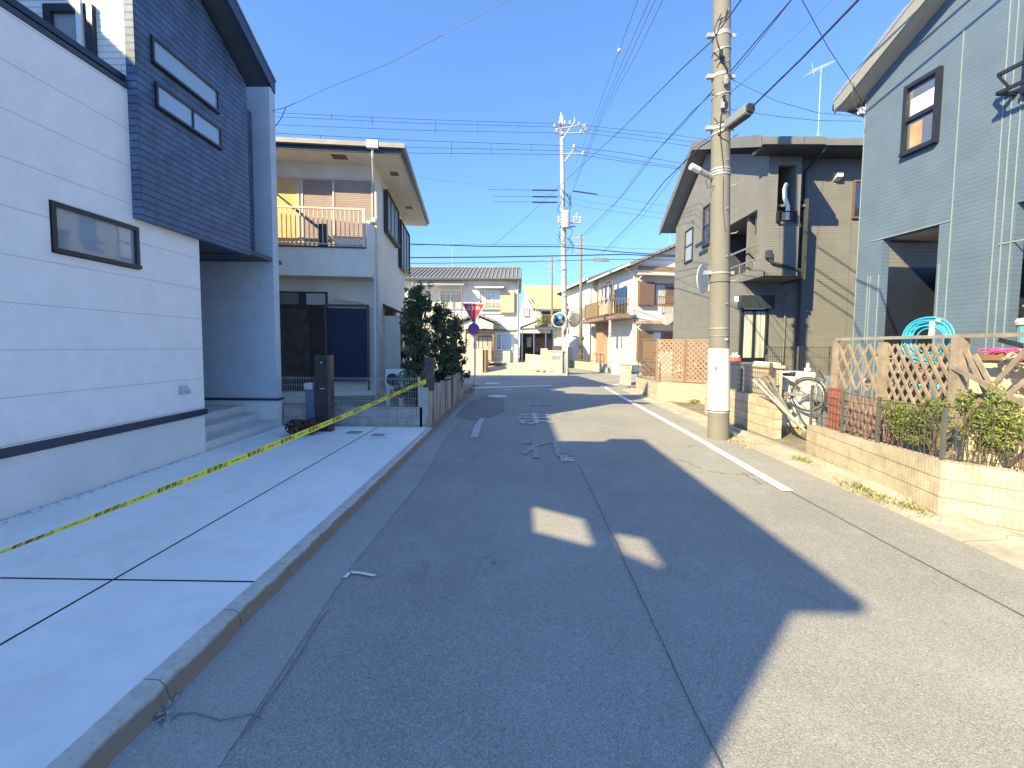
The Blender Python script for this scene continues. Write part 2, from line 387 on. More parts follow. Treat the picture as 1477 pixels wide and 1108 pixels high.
# lots under the houses
for nm,(x0,x1,y0,y1,z) in {'left_yard':(-14,-1.95,9.1,20.0,.1),'right_yard':(4.98,30,-6,19.6,.04)}.items():
    struct(MB().box(x0,x1,y0,y1,-.02,z).build(nm,m_ground,origin=(0,0,0)))
struct(MB().box(-14,-4.86,-8,9.1,-.02,.1).build('house_plot',m_ground,origin=(0,0,0)))
m_yardc=M('yard_concrete',(.5,.45,.36),.9,.15,1.2,.2,.5,20)
b=MB(); b.prism([(-14,28.2,.0),(-14,28.2,.02),(-14,32.6,.62),(-14,60,.62),(-14,60,.0)],(17.2,0,0)); struct(b.build('far_yard',m_yardc,origin=(0,0,0)))
struct(MB().box(8.4,60,28.3,80,-.02,.06).build('far_right_yard',m_yardc,origin=(0,0,0)))

# ------------------------------------------------------------ paint on the road
def stripe(pts,w,m,z=.014,name='road_marking'):
    o=seam(pts,w,m,z,name); return o
g=lambda px,py:(lambda q:(q.x,q.y))(P(px,py,Z=0))
stripe([g(1137,710),g(1000,630),g(868,557)],.15,m_paint)
stripe([g(868,559),g(905,552.5),g(930,550)],.14,m_paint)
stripe([g(672,560.5),g(796,556.5)],.42,m_paint)
stripe([g(862,552),g(925,541)],.14,m_worn)
stripe([g(684,632),g(690,613)],.15,m_worn2); stripe([g(690,613),g(696,604)],.12,m_worn2)
stripe([g(497,836),g(505,828),g(520,829),g(541,833)],.032,m_paint,.016)
b=MB(); q=[g(724,561.5),g(741,560.8),g(733,564.5)]; b.face([(x,y,.014) for x,y in q]); struct(b.build('road_marking',m_worn,origin=(0,0,0)))
def road_text(ch,cx,cy,wd,ln,m):
    tm=text_mesh(ch,1.0,.0,.012); xs=[v.x for v in tm[0]]; ys=[v.y for v in tm[0]]
    mx,my=(min(xs)+max(xs))/2,(min(ys)+max(ys))/2; sx=wd/(max(xs)-min(xs)); sy=ln/(max(ys)-min(ys))
    b=MB(); add_text(b,tm,lambda v:(cx+(v.x-mx)*sx,cy+(v.y-my)*sy,.014)); struct(b.build('road_marking',m,origin=(0,0,0)))
m_vworn=paint('very_worn_paint',.56,(.46,.455,.44))
road_text('止',.62,14.35,.85,1.6,m_vworn); road_text('ま',.45,11.05,.85,1.7,m_worn); road_text('れ',.50,7.85,.85,1.6,m_vworn)
b=MB(); c0=Vector(g(818,663.5))
for i in range(4):
    for j in range(4): b.box(c0.x-.1+i*.052,c0.x-.1+i*.052+.044,c0.y-.13+j*.066,c0.y-.13+j*.066+.056,.012,.0145)
struct(b.build('road_marking',m_worn,origin=(0,0,0)))
b=MB(); tm=text_mesh('Kレ',.14); c1=Vector(g(817,656)); add_text(b,tm,lambda v:(c1.x+v.x,c1.y+v.y*1.1,.014)); struct(b.build('road_marking',m_worn,origin=(0,0,0)))
# manhole covers
m_iron=M('manhole_iron',(.4,.4,.39),.6,.15,6,.2,.6,80,lines=(('x',.06,.012,0),('y',.06,.012,0)),metal=.2)
m_lid=M('concrete_lid',(.7,.69,.65),.8,.06,4,.1)
def cover(px,py,r,z,m,label,square=False):
    c=P(px,py,Z=z); b=MB()
    if square: b.box(c.x-r,c.x+r,c.y-r,c.y+r,z-.01,z+.006); 
    else: b.lathe((c.x,c.y,z-.01),[(r,0),(r,.014),(r*.98,.016),(r*.9,.016),(r*.9,.012),(r*.86,.012),(r*.86,.016),(.01,.017)],32)
    o=b.build('manhole_cover',m); tag(o,label,'manhole cover','covers set in road and forecourt'); return o
cover(718,571.5,.36,0,m_lid,'round pale manhole cover in road just before the stop line')
cover(710,553,.36,0,m_lid,'round manhole cover in cross road beyond the stop line')
cover(545,632,.17,.12,m_lid,'small round white lid in pale concrete forecourt near brick wall')
cover(511,624,.13,.12,m_iron,'small square grey lid in concrete near the dark gate post',True)
cover(545,627.5,.11,.12,m_iron,'small dark square meter lid just behind round white lid',True)
# ------------------------------------------------------------ materials for houses
m_wside=M('white_siding',(.9,.88,.84),.75,.03,3.5,.08,1.6,22,lines=(('z',.455,.008,.095),),lined=.6)
m_wbrick=M('white_brick_siding',(.78,.75,.68),.85,.06,3,.08,1.2,30,lines=(('z',.076,.010,0),('x',.45,.006,0,1)),lined=.5)
m_navy=M('navy_brick_siding',(.085,.14,.24),.6,.25,4,.1,1.4,40,lines=(('z',.09,.016,0),('y',.42,.007,0,1)),lined=.12,spec=.6,tilevar=.35)
m_greyst=M('grey_stucco',(.52,.58,.63),.8,.05,3,.05,.8,90,lines=(('z',3.03,.006,.3),))
m_black=M('black_metal',(.018,.02,.026),.35,.1,5,spec=.6)
m_black2=M('black_plastic',(.03,.03,.035),.5,.1,5)
m_navyroof=M('navy_roof_trim',(.03,.045,.075),.35,.1,3)
m_soff=M('dark_soffit',(.05,.065,.09),.6,.1,3)
m_glassw=glass('window_glass',(.3,.37,.42),.03)
m_frost=glass('frosted_glass',(.3,.31,.3),.3)
m_step=M('porch_tile',(.62,.61,.58),.6,.05,5,.05,.3,40,lines=(('x',.3,.006,.05),('z',.1466,.006,.0)),lined=.4)
m_alu=M('aluminium',(.55,.56,.57),.35,.08,6,metal=.7)
m_whitem=M('white_metal',(.75,.75,.73),.5,.05,5)
XW=-4.87
wh=thing('white_house','new white house with navy brick upper box and long white balcony wall','house',(-6.5,3,0))
# long white ground-floor wall with a slit window
b=MB()
fw=Frame((XW,-4.4,0),R(90))      # x along +Y, y inwards = -X
wx0,wz1=fw.hit(70,287); wx1,_=fw.hit(202,390); _,wz0=fw.hit(202,390)
wz1=fw.hit(70,287)[1]
b.wall(5.5,6.80+4.4,.80,4.94,0,.16,[(wx0,wx1,wz0,wz1)],fw); b.wall(0,5.499,.80,4.15,0,.16,[],fw); b.build('wall',m_wside,wh)
window(fw,wx0+.01,wx1-.01,wz0+.01,wz1-.01,wh,m_black,m_glassw,y=.03,bar=.045,proud=.05,mull=())
MB().box(0.0,11.2-.003,-.0,.15,.1,.70,fw).build('foundation',m_foundation,wh)
MB().box(-.02,11.22,-.035,.16,.715,.795,fw).build('base_trim',m_navyroof,wh)
MB().box(5.5,7.2+2.83,-.012,.12,4.945,5.0,fw).build('balcony_cap',m_soff,wh)
b=MB()
for i in range(4): b.box(5.7+i*1.3,5.74+i*1.3,.03,.07,5.0,5.03,fw)
b.box(5.5,10.03,.0,.09,5.03,5.10,fw); b.build('railing',m_black,wh)
# end of the white wall turning back into the porch
MB().box(XW-3.2,XW-.17,6.62,6.78,.1,3.42).build('porch_wall',m_wside,wh)
MB().box(XW-3.0,XW-.01,5.8,9.2,3.44,3.52).build('porch_ceiling',m_soff,wh)
# balcony floor and the balcony's far wall (white brick), with a sash door
MB().box(XW-4.4,XW-.17,-.5,5.6,4.2,4.3).build('balcony_floor',m_foundation,wh)
fb=Frame((XW-5.0,5.66,0),0)
b=MB(); b.wall(0,5.0-.002,3.6,9.6,0,.15,(),fb); b.build('upper_wall',m_wbrick,wh)
a0=fb.hit(68,12); a1=fb.hit(138,12)
window(fb,a0[0],a1[0],4.35,fb.hit(100,10)[1]+.0,wh,m_black,m_frost,bar=.09,proud=.06,mull=(),name='balcony_door')
MB().box(a1[0]-.16,a1[0]-.1,-.1,-.065,4.4,fb.hit(134,5)[1],fb).build('door_screen',m_whitem,wh)
# navy box: side and street face with two slit windows, following the roof rake at the top
XB=-4.755; yb0=5.652; yb1=7.93
def rake_z(y,off=0): return 6.36+(8.02-y)*.515+off
fx=Frame((XB,0,0),R(90))
b=MB(); b.wall(yb0,yb1,P(207,316,X=XB).z,6.3,0,.1,(),fx)
b.prism([(XB,yb0,6.302),(XB,yb1,6.302),(XB,yb0,rake_z(yb0)-.05)],(-.1,0,0))
b.box(XB-.1,XW-4.5+4.5,yb0,yb0+.01,3.45,3.46); 
b.build('navy_box',m_navy,wh)
b=MB(); zb=P(207,316,X=XB).z
b.box(XB-.101,XW-2.5,yb1-.10,yb1,zb+.001,6.3); b.box(XW-2.5,XB-.101,yb0+.3,yb1-.101,zb+.02,zb+.1); b.build('box_underside',m_soff,wh)
MB().box(XB-.118,XB-.003,yb0-.012,yb0-.001,zb,9).build('box_return',m_navy,wh)
def slit(p0,p1,mull):
    c=[fx.hit(*p) for p in (p0,p1)]
    return c
u0=fx.hit(216,50); u1=fx.hit(314,165); window(fx,u0[0],u1[0],u1[1],u0[1],wh,m_black,m_glassw,bar=.03,proud=.035,mull=())
u2=fx.hit(222,117); u3=fx.hit(318,217); window(fx,u2[0],u3[0],u3[1],u2[1],wh,m_black,m_glassw,bar=.03,proud=.035,mull=(.52,))
# wing wall at the far side of the porch
yw=8.86
b=MB(); b.box(XW-3.0,XW,yw,yw+.2,.72,7.05); b.build('wing_wall',m_greyst,wh)
MB().box(XW-3.0,XW-.003,yw+.003,yw+.197,.1,.67).build('wing_foundation',m_foundation,wh)
MB().box(XW-3.0,XW+.03,yw-.03,yw+.23,.672,.72).build('wing_trim',m_navyroof,wh)
# far block behind box (between box and wing wall, above the porch)
MB().box(XW-5.0,XW-.35,6.3,8.85,3.53,6.3).build('rear_wall',m_navy,wh)
# roof: slopes down away from the camera, rake edge towards the street
xe=-4.40
def roofy(x,y,z): return (x,y,z)
b=MB(); b.prism([(xe,8.12,rake_z(8.12)+.10),(xe,4.9,rake_z(4.9)+.10),(xe,4.9,rake_z(4.9)+.30),(xe,8.12,rake_z(8.12)+.22)],(-6.0,0,0)); b.build('roof',m_navyroof,wh)
b=MB(); b.prism([(xe+.03,8.16,rake_z(8.16)-.02),(xe+.03,4.9,rake_z(4.9)-.02),(xe+.03,4.9,rake_z(4.9)+.24),(xe+.03,8.16,rake_z(8.16)+.20)],(-.025,0,0)); b.build('rake_board',m_navyroof,wh)
b=MB(); b.prism([(xe,8.10,rake_z(8.10)+.04),(xe,4.9,rake_z(4.9)+.04),(xe,4.9,rake_z(4.9)+.095),(xe,8.10,rake_z(8.10)+.095)],(-5.8,0,0)); b.build('soffit',m_soff,wh)
b=MB(); b.prism([(xe+.045,8.18,rake_z(8.18)+.2),(xe+.045,4.9,rake_z(4.9)+.24),(xe+.045,4.9,rake_z(4.9)+.27),(xe+.045,8.18,rake_z(8.18)+.23)],(-.12,0,0)); b.build('rake_cap',m_alu,wh)
# near two-storey part beside and behind the photographer: unseen screen, two slots added to throw light patches on the road, under a flat eave
def slot(pts):
    ys=[q[1]-B_*(q[0]-XW)/A_ for q in pts]; zs=[(q[0]-XW)/A_ for q in pts]; return (min(ys)+.1,max(ys)-.1,min(zs),max(zs))
fn=Frame((XW-.003,0,0),R(90))
s1=(-1.95,-.85,4.82,5.18); s2=(-3.05,-2.2,5.32,5.62)
b2=MB()
def scr(y0a,y1a,y0b,y1b,z0,z1): b2.prism([(XW-.003,y0a,z0),(XW-.003,y1a,z0),(XW-.003,y1b,z1),(XW-.003,y0b,z1)],(-.05,0,0))
scr(-4.4,1.1,-4.4,1.1,4.2,4.77); scr(-4.4,-1.25,-4.4,-2.2,4.77,5.30); scr(-.55,1.1,-1.55,1.1,4.77,5.30); scr(-4.4,1.1,-4.4,1.1,5.30,5.49); scr(-4.4,-2.5,-4.4,-3.16,5.49,5.78); scr(-2.08,1.1,-2.57,1.1,5.49,5.78); scr(-4.4,1.1,-4.4,1.1,5.78,6.37)
b2.build('added_slot_screen',m_wside,wh)
MB().box(-13,-6.6,6.5,9.0,.1,8.0).build('rear_block',m_navy,wh)
MB().box(-14,-9.07,-4.4,5.6,.1,9.32).build('main_block',m_navy,wh)
b=MB(); b.box(XW-2.1,XW-.13,.98,1.1,3.9,6.37); b.build('terrace_end_wall',m_wside,wh)
b=MB(); b.box(-5.05,-4.4,-4.4,1.2,6.38,6.5); b.build('terrace_eave',m_navyroof,wh)
# vent hood
q=P(262,563,X=XW); b=MB(); b.prism([(XW,q.y-.06,q.z+.06),(XW+.02,q.y-.06,q.z+.07),(XW+.09,q.y-.06,q.z-.01),(XW+.09,q.y-.06,q.z-.05),(XW,q.y-.06,q.z-.06)],(0,.12,0)); b.build('vent_hood',m_alu,wh)
# porch steps
st=MB()
for i,(xo,y0,zt) in enumerate(((.0,7.72,.27),(-.32,7.26,.42),(-.62,6.83,.57))): pass
st.box(XW-1.7,XW-.02,6.80,yw-.005,.1,.30-.04)
b=MB(); b.box(XW-1.8,XW+.0,6.805,yw-.01,.12,.27).build('step',m_step,wh)
b=MB(); b.box(XW-1.8,XW-.34,6.805,yw-.01,.272,.42).build('step',m_step,wh)
b=MB(); b.box(XW-1.8,XW-.66,6.805,yw-.01,.422,.57).build('step',m_step,wh)
# loose gravel along the foot of the wall
gm=M('pale_gravel',(.5,.5,.5),.9,.3,20)
b=MB()
for i in range(900):
    y=random.uniform(-1,6.7); x=XW+abs(random.gauss(0,.07)); s=random.uniform(.005,.013)
    if y>5: x=XW+abs(random.gauss(0,.03))
    z=.12+s*.4; n=len(b.v)
    for dx,dy,dz in ((1,0,0),(-.5,.8,0),(-.5,-.8,0),(0,0,.8)): b.v.append(Vector((x+dx*s*random.uniform(.7,1.3),y+dy*s,z+dz*s-.002)))
    b.f+=[(n,n+1,n+3),(n+1,n+2,n+3),(n+2,n,n+3)]
o=b.build('gravel',gm,origin=(0,0,0)); o['kind']='stuff'
# broken kerb rubble
b=MB()
for i in range(34):
    c=P(232+random.gauss(0,9),1030+random.gauss(0,13),Z=.0); s=random.uniform(.008,.035)
    pts=[Vector((random.uniform(-1,1),random.uniform(-1,1),random.uniform(-.3,.7)))*s for _ in range(4)]
    n=len(b.v); b.v+=[Vector((max(-1.73,c.x),c.y,.01))+p for p in pts]; b.f+=[(n,n+1,n+2),(n,n+1,n+3),(n+1,n+2,n+3),(n,n+2,n+3)]
o=b.build('rubble',M('broken_concrete',(.33,.31,.27),.9,.4,20,.4),origin=(0,0,0)); o['kind']='stuff'

# ------------------------------------------------------------ caution tape
m_tape=M('yellow_tape',(1,.86,.08),.5,.05,5)
m_ink=M('black_ink',(.03,.03,.02),.6,.05,5)
T0=Vector((-4.0,1.05,.22)); T1=P(611,550,Y=9.22)
tp=thing('caution_tape','long yellow no-parking tape with black lettering stretched across the forecourt','tape',T1)
def tape_pt(s): # s metres from far end
    L=(T0-T1).length; k=s/L; p=T1.lerp(T0,k); p.z-=.14*4*k*(1-k)*.5; return p
Lt=(T0-T1).length
def tape_up(s):
    a=R(12)+R(8)*math.sin(s*1.3)+R(20)*max(0,(s-5.0))
    d=(T0-T1).normalized(); side=d.cross(Vector((0,0,1))).normalized(); up=side.cross(d).normalized()
    return (up*math.cos(a)+side*math.sin(a)*-1).normalized()
b=MB(); n=110; hw=.038
for i in range(n):
    s0,s1=Lt*i/n,Lt*(i+1)/n; p0,p1=tape_pt(s0),tape_pt(s1); u0_,u1_=tape_up(s0)*hw,tape_up(s1)*hw
    b.face([p0-u0_,p1-u1_,p1+u1_,p0+u0_])
b.build('tape_band',m_tape,tp)
ta=text_mesh('駐車禁止',.060,.0,.0008); tb=text_mesh('ご協力お願いします',.031,.0,.0002)
b=MB(); per=.50
def on_tape(s,h,off=.0012):
    p=tape_pt(s); u=tape_up(s); d=(T0-T1).normalized(); nn=d.cross(u).normalized()
    if nn.dot(Vector((1,-.6,.3)))<0: nn=-nn
    return p+u*h+nn*off
k=0; s=.35
while s<Lt-.3:
    add_text(b,ta,lambda v,s=s:on_tape(s-v.x*1.05,v.y)); add_text(b,tb,lambda v,s=s:on_tape(s+per/2-v.x*.72,v.y)); s+=per
b.build('lettering',m_ink,tp)
b=MB(); 
for i in range(3):
    pts=[T1+Vector((.02*math.cos(t)+.02,.05*math.sin(t)+.01,-.02+.03*i-.05*abs(math.sin(t*.5)))) for t in [j*.5 for j in range(14)]]
    b.tube(pts,.012,5)
b.tube([T1+Vector((.0,-.01,0)),T1+Vector((-.03,-.02,-.10)),T1+Vector((-.02,-.03,-.17))],.014,4); b.build('knot',m_tape,tp)

# ------------------------------------------------------------ gate post with intercom, narrow letter unit
m_wood=M('dark_wood',(.045,.03,.03),.5,.3,6); m_bluep=M('slate_panel',(.10,.13,.2),.5,.08,4)
yp=8.5
gp=thing('intercom_post','dark brown gate post with intercom panel, standing by slate grey slab','gate post',P(466,621,Y=yp))
x0=P(455,600,Y=yp).x; x1=P(474,600,Y=yp).x; z1=P(470,513,Y=yp).z
MB().box(x0,x1,yp,yp+.14,.12,z1).build('post',m_wood,gp)
MB().box(x1+.001,x1+.06,yp-.02,yp+.14,.12,z1+.01).build('side_post',M('bronze',(.11,.08,.075),.45,.15,6,metal=.3),gp)
zz=P(470,523,Y=yp).z; xm=(x0+x1)/2
it=MB().box(xm-.05,xm+.07,yp-.025,yp-.001,zz-.12,zz+.06).build('intercom',m_black2,gp)
MB().lathe((xm+.01,yp-.026,zz),[(.018,0),(.018,.006),(.01,.01)],12,'y').build('camera_lens',m_alu,it)
MB().box(xm-.03,xm+.06,yp-.01,yp-.002,.95,.965).build('mail_slot',m_alu,gp)
MB().box(x0-.20,x0-.02,yp+.02,yp+.2,.12,P(455,562,Y=yp).z).build('slab',m_bluep,gp)
MB().box(x0-.21,x0-.05,yp+.0,yp+.18,P(455,562,Y=yp).z+.001,P(455,553,Y=yp).z).build('slab_cap',M('cap_stone',(.5,.5,.46),.8,.1,5),gp)
# ------------------------------------------------------------ small shrubs
def leaf_cloud(b,c,rad,n,size,flat=1,shell=.55,up=.2):
    for i in range(n):
        while True:
            d=Vector((random.uniform(-1,1),random.uniform(-1,1),random.uniform(-1,1)))
            if .02<d.length<=1: break
        r=d.length; d=d/r*(shell+(1-shell)*r)
        p=Vector(c)+Vector((d.x*rad[0],d.y*rad[1],d.z*rad[2]))
        s=size*random.uniform(.6,1.3); nrm=(d+Vector((random.gauss(0,.6),random.gauss(0,.6),random.gauss(0,.6)+up))).normalized()
        a=nrm.orthogonal().normalized(); a=(Matrix.Rotation(random.uniform(0,6.28),3,nrm)@a); bb=nrm.cross(a)
        k=len(b.v); b.v+=[p-a*s,p-bb*s*.42,p+a*s,p+bb*s*.42]; b.f.append((k,k+1,k+2,k+3))
def leafmat(name,c1,c2,tr=.2):
    m,t,b=nt(name); g=N(t,'ShaderNodeNewGeometry'); 
    c=mixc(t,g.outputs['Random Per Island'],c1,c2); n1=noise(t,g.outputs['Position'],1.4,3); c=mixc(t,ramp(t,n1,.35,.7),c,tuple(x*1.25 for x in c2))
    t.links.new(c,b.inputs['Base Color']); b.inputs['Roughness'].default_value=.55
    tl=t.nodes.new('ShaderNodeBsdfTranslucent'); t.links.new(c,tl.inputs[0]); mx=t.nodes.new('ShaderNodeMixShader'); mx.inputs[0].default_value=tr
    out=[x for x in t.nodes if x.type=='OUTPUT_MATERIAL'][0]; t.links.new(b.outputs[0],mx.inputs[1]); t.links.new(tl.outputs[0],mx.inputs[2]); t.links.new(mx.outputs[0],out.inputs[0]); return m
m_bark=M('bark',(.11,.08,.055),.9,.3,8,.4,1,40)
m_red=leafmat('purple_leaf',(.05,.02,.02),(.1,.04,.03)); m_dgreen=leafmat('conifer_leaf',(.03,.055,.03),(.08,.12,.05),.12)
m_ygreen=leafmat('shrub_leaf',(.08,.13,.03),(.27,.31,.08),.3); m_weed=leafmat('weed_leaf',(.10,.16,.04),(.3,.3,.12),.3)
for px,py,lab in ((427,628,'small purple-leaved shrub nearest the porch steps'),(448,627,'small purple-leaved shrub at the foot of the dark gate post')):
    c=P(px,py,Z=.12); t_=thing('small_shrub',lab,'shrub',c,'shrubs by the gate post'); b=MB(); leaf_cloud(b,c+Vector((0,0,.16)),(.19,.19,.15),420,.035,shell=.3); b.build('foliage',m_red,t_)
    b=MB()
    for i in range(5): a=i*1.25; b.tube([c,c+Vector((.1*math.cos(a),.1*math.sin(a),.18))],.006,4)
    b.build('stems',m_bark,t_)
# ------------------------------------------------------------ brick dwarf wall with white mesh fence
m_dblock=M('ribbed_block',(.46,.4,.36),.9,.12,5,.2,.6,40,lines=(('x',.033,.008,0),('z',.19,.010,.08),('x',.4,.01,.1,1)),lined=.45)
yf=9.14; xr=-1.98
o=MB().box(-6.3,xr,yf,yf+.12,.0,.12+.40).build('block_wall',m_dblock); tag(o,'low pinkish ribbed block wall across the end of the concrete forecourt','wall')
m_mesh=M('cream_mesh_wire',(.5,.5,.45),.5,.1,5)
fz0=.54; fz1=P(560,545,Y=yf).z
mf=thing('mesh_fence','cream wire mesh fence on the low pinkish block wall','fence',(-4,yf+.06,fz0))
b=MB()
for i in range(86): x=-6.28+i*.05; b.tube([(x,yf+.06,fz0),(x,yf+.06,fz1)],.0022,4,cap=False)
for z in (fz0+.02,fz0+.17,fz0+.3,fz0+.42,fz1-.01,fz1-.04): b.tube([(-6.28,yf+.055,z),(xr-.05,yf+.055,z)],.0028,4)
b.build('wire_panel',m_mesh,mf)
for x in (xr-.07,-4.0,-5.9):
    MB().box(x-.02,x+.02,yf+.04,yf+.08,fz0-.0,fz1+.02).build('post',m_mesh,mf)
# ------------------------------------------------------------ roadside concrete panel wall with posts
def stained():
    m,t,b=nt('stained_concrete'); g=N(t,'ShaderNodeNewGeometry').outputs['Position']
    mp=N(t,'ShaderNodeMapping'); mp.inputs['Scale'].default_value=(3,3,.35); t.links.new(g,mp.inputs[0])
    n=noise(t,mp.outputs[0],1.6,6,.65); n2=noise(t,g,12,5,.7)
    c=mixc(t,ramp(t,n2,.3,.75),(.36,.34,.29),(.5,.47,.41)); c=mixc(t,math_n(t,'MULTIPLY',ramp(t,n,.48,.62),.85),c,(.06,.06,.05))
    bn=N(t,'ShaderNodeBump'); bn.inputs['Strength'].default_value=.6; bn.inputs['Distance'].default_value=.01; t.links.new(n2,bn.inputs['Height']); t.links.new(bn.outputs[0],b.inputs['Normal'])
    t.links.new(c,b.inputs['Base Color']); b.inputs['Roughness'].default_value=.93; return m
m_stain=stained()
pw=thing('concrete_panel_wall','stained grey concrete panel wall along the left kerb under the dark trees','wall',(-1.95,12.5,0))
y=9.14; k=0
while y<16.0:
    y1=min(y+1.18,16.2); zt=.88-.02*(k%3)
    if k!=5: MB().box(-1.98,-1.90,y+.13,y1-.003,.03,zt).build('panel',m_stain,pw)
    MB().box(-2.03,-1.86,y,y+.127,.0,zt+.05+(.02 if k%2 else 0)).build('post',m_stain,pw)
    y=y1; k+=1
MB().box(-1.99,-1.89,12.0,16.2,.905,.935).build('coping',M('metal_coping',(.35,.35,.33),.5,.2,6),pw)
m_board=M('brown_board',(.10,.075,.07),.7,.2,6)
c=P(625,517,Y=9.3)
o=MB().box(P(613,540,Y=9.3).x,P(626,540,Y=9.3).x,9.28,9.36,.85,c.z).box(P(612,540,Y=9.3).x,P(627,540,Y=9.3).x,9.27,9.37,c.z+.001,c.z+.02).build('brown_post',m_board); tag(o,'short brown post where the yellow tape is tied, at the road corner of the fence','post')

# ------------------------------------------------------------ cream house (turned slightly from the street)
ang=math.atan(.11)
C2=Frame((-4.07,12.3,0.0),ang)      # x to the right along the front, so the front runs over negative x; y inwards
m_cream=M('cream_render',(.74,.70,.6),.85,.06,1.5,.08,.8,60,streak=.1,ang=ang)
m_cream2=M('cream_eaves',(.78,.74,.6),.8,.05,2)
m_beige=M('beige_metal',(.62,.5,.42),.5,.06,5)
m_shut=M('louvre_shutter',(.36,.27,.24),.6,.08,4,lines=(('z',.05,.014,0),),ang=ang)
m_ply=M('orange_shutter_board',(.72,.42,.16),.6,.1,3)
m_dark=M('very_dark_wood',(.035,.03,.03),.6,.3,6)  # even blackish brown, shared by doors, sill and fittings
m_dglass=glass('dark_glass',(.02,.024,.03),.08)
m_blind=M('navy_sunshade',(.012,.016,.05),.7,.12,3)
m_tile=M('grey_roof_tile',(.2,.195,.19),.7,.15,3,.2)
cw=.8      # depth of balcony: front wall plane
ch=thing('cream_house','cream two-storey house with beige balcony railing and closed shutters, left of the street','house',C2.w((-3,cw+3,0)))
z_e=C2.hit(560,245,cw)[1]
b=MB(); b.wall(-7.5,0,.1,7.0,cw,.15,(),C2); b.build('front_wall',m_cream,ch)
fs=Frame(C2.w((0,0,0)),ang+R(90))   # side wall, x runs away from the camera
b=MB(); b.wall(cw+.151,6.6,.1,7.0,0,.15,(),fs); b.build('side_wall',m_cream,ch)
# balcony: solid skirt, side cheek, railing
bz0=C2.hit(460,398,0)[1]; bz1=C2.hit(460,357,0)[1]; rz1=C2.hit(460,298,0)[1]
b=MB(); b.box(-7.5,0,0,.1,bz0,bz1,C2); b.box(-7.5,0,.1,cw-.002,bz0,bz0+.1,C2); b.build('balcony_skirt',m_cream,ch)
b=MB(); b.box(-.1,.002,.102,cw-.003,bz0+.101,C2.hit(530,318,0)[1],C2); b.box(-.1,.002,.0,.1,bz1+.001,C2.hit(530,318,0)[1],C2); b.build('balcony_cheek',m_cream,ch)
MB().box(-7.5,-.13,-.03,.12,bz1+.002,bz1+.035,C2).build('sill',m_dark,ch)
b=MB(); b.box(-7.5,-.13,.02,.075,rz1-.05,rz1,C2); b.box(-7.5,-.13,.025,.07,bz1+.09,bz1+.12,C2)
x=-7.4
while x<-.2: b.box(x-.011,x+.011,.035,.06,bz1+.121,rz1-.051,C2); x+=.118
b.box(-.21,-.13,.01,.085,bz1+.036,rz1-.052,C2); b.build('balcony_railing',m_beige,ch)
# shutters upstairs
def cx(px,py=300): return C2.hit(px,py,cw)[0]
sz0=bz1-.05; sz1=C2.hit(500,262,cw)[1]
for (a,bb,mm,nm) in ((cx(484),cx(537),m_shut,'shutter_case'),(cx(438),cx(481.5),m_shut,'shutter'),(cx(393),cx(430),m_ply,'shutter'),(cx(340),cx(392),m_shut,'shutter')):
    pr=.1 if nm=='shutter_case' else .03
    o=MB().box(a,bb,cw-pr,cw-.002,sz0,sz1,C2).build(nm,mm,ch)
    f=MB(); w=.05
    f.box(a-w,a,cw-pr-.02,cw-.001,sz0,sz1,C2); f.box(bb,bb+w*.8,cw-pr-.02,cw-.001,sz0,sz1,C2); f.box(a-w,bb+w*.8,cw-pr-.02,cw-.001,sz1+.001,sz1+.05,C2); f.build('shutter_frame',m_beige,o)
# clothes pole bracket reaching over the balcony
pa=C2.hit(380,265,.3); pb=C2.hit(462,335,.1)
MB().tube([(pa[0],.3,pa[1]),(pb[0],.1,pb[1]+.1),(pb[0]+.1,.1,pb[1]-.1)],.03,6,C2).build('laundry_pole',m_dark,ch)
MB().box(pb[0]-.03,pb[0]+.17,.05,.2,bz1+.04,bz1+.65,C2).build('laundry_bracket',m_dark,ch)
MB().box(cx(490),cx(526),.25,.6,bz1+.05,bz1+.32,C2).build('balcony_box',m_cream2,ch)
# eaves, gutter, hip roof
ez=6.98; ov=.9
ft=cw-ov
b=MB(); b.box(-8.2,.85,ft,7.2,ez,ez+.05,C2); b.build('soffit',m_cream2,ch)
b=MB(); b.box(-8.2,.87,ft-.03,ft-.001,ez-.03,ez+.22,C2); b.box(.852,.885,ft-.03,7.23,ez-.03,ez+.22,C2); b.build('fascia',m_navyroof,ch)
m_gutter=M('cream_gutter',(.3,.285,.26),.5,.08,4)
b=MB(); b.box(-8.2,.98,ft-.14,ft-.032,ez+.10,ez+.22,C2); b.box(.887,.98,ft-.03,7.3,ez+.10,ez+.22,C2); b.build('gutter',m_gutter,ch)
b=MB(); c0=(-8.2,ft-.1,ez+.23);c1=(.95,ft-.1,ez+.23);c2=(.95,7.3,ez+.23);c3=(-8.2,7.3,ez+.23); r0=(-3.6,4.5,ez+1.75);r1=(-3.6,6.5,ez+1.75)
r0=(-4.4,ft+3.6,ez+1.2); r1=(-2.8,ft+3.6,ez+1.2)
b.face([c0,c1,r1,r0],C2); b.face([c1,c2,r1],C2); b.face([c2,c3,r0,r1],C2); b.face([c3,c0,r0],C2); b.face([c0,c3,c2,c1],C2); b.build('roof',m_tile,ch)
b=MB()
for i in range(7): x=-6.6+i*1.1; b.box(x-.05,x+.09,ft+.25,ft+.32,ez+.33,ez+.39,C2)
b.build('snow_guards',m_gutter,ch)
m_vent=M('soffit_vent',(.25,.15,.1),.7,.1,4,lines=(('y',.03,.012,0),))
for (x,y) in ((cx(497,238),ft+.35),(.45,cw+.5),(.45,4.6)):
    MB().box(x-.2 if y<cw else x-.12,x+.2 if y<cw else x+.12,y-.1,y+.2,ez-.012,ez-.001,C2).build('soffit_vent',m_vent,ch)
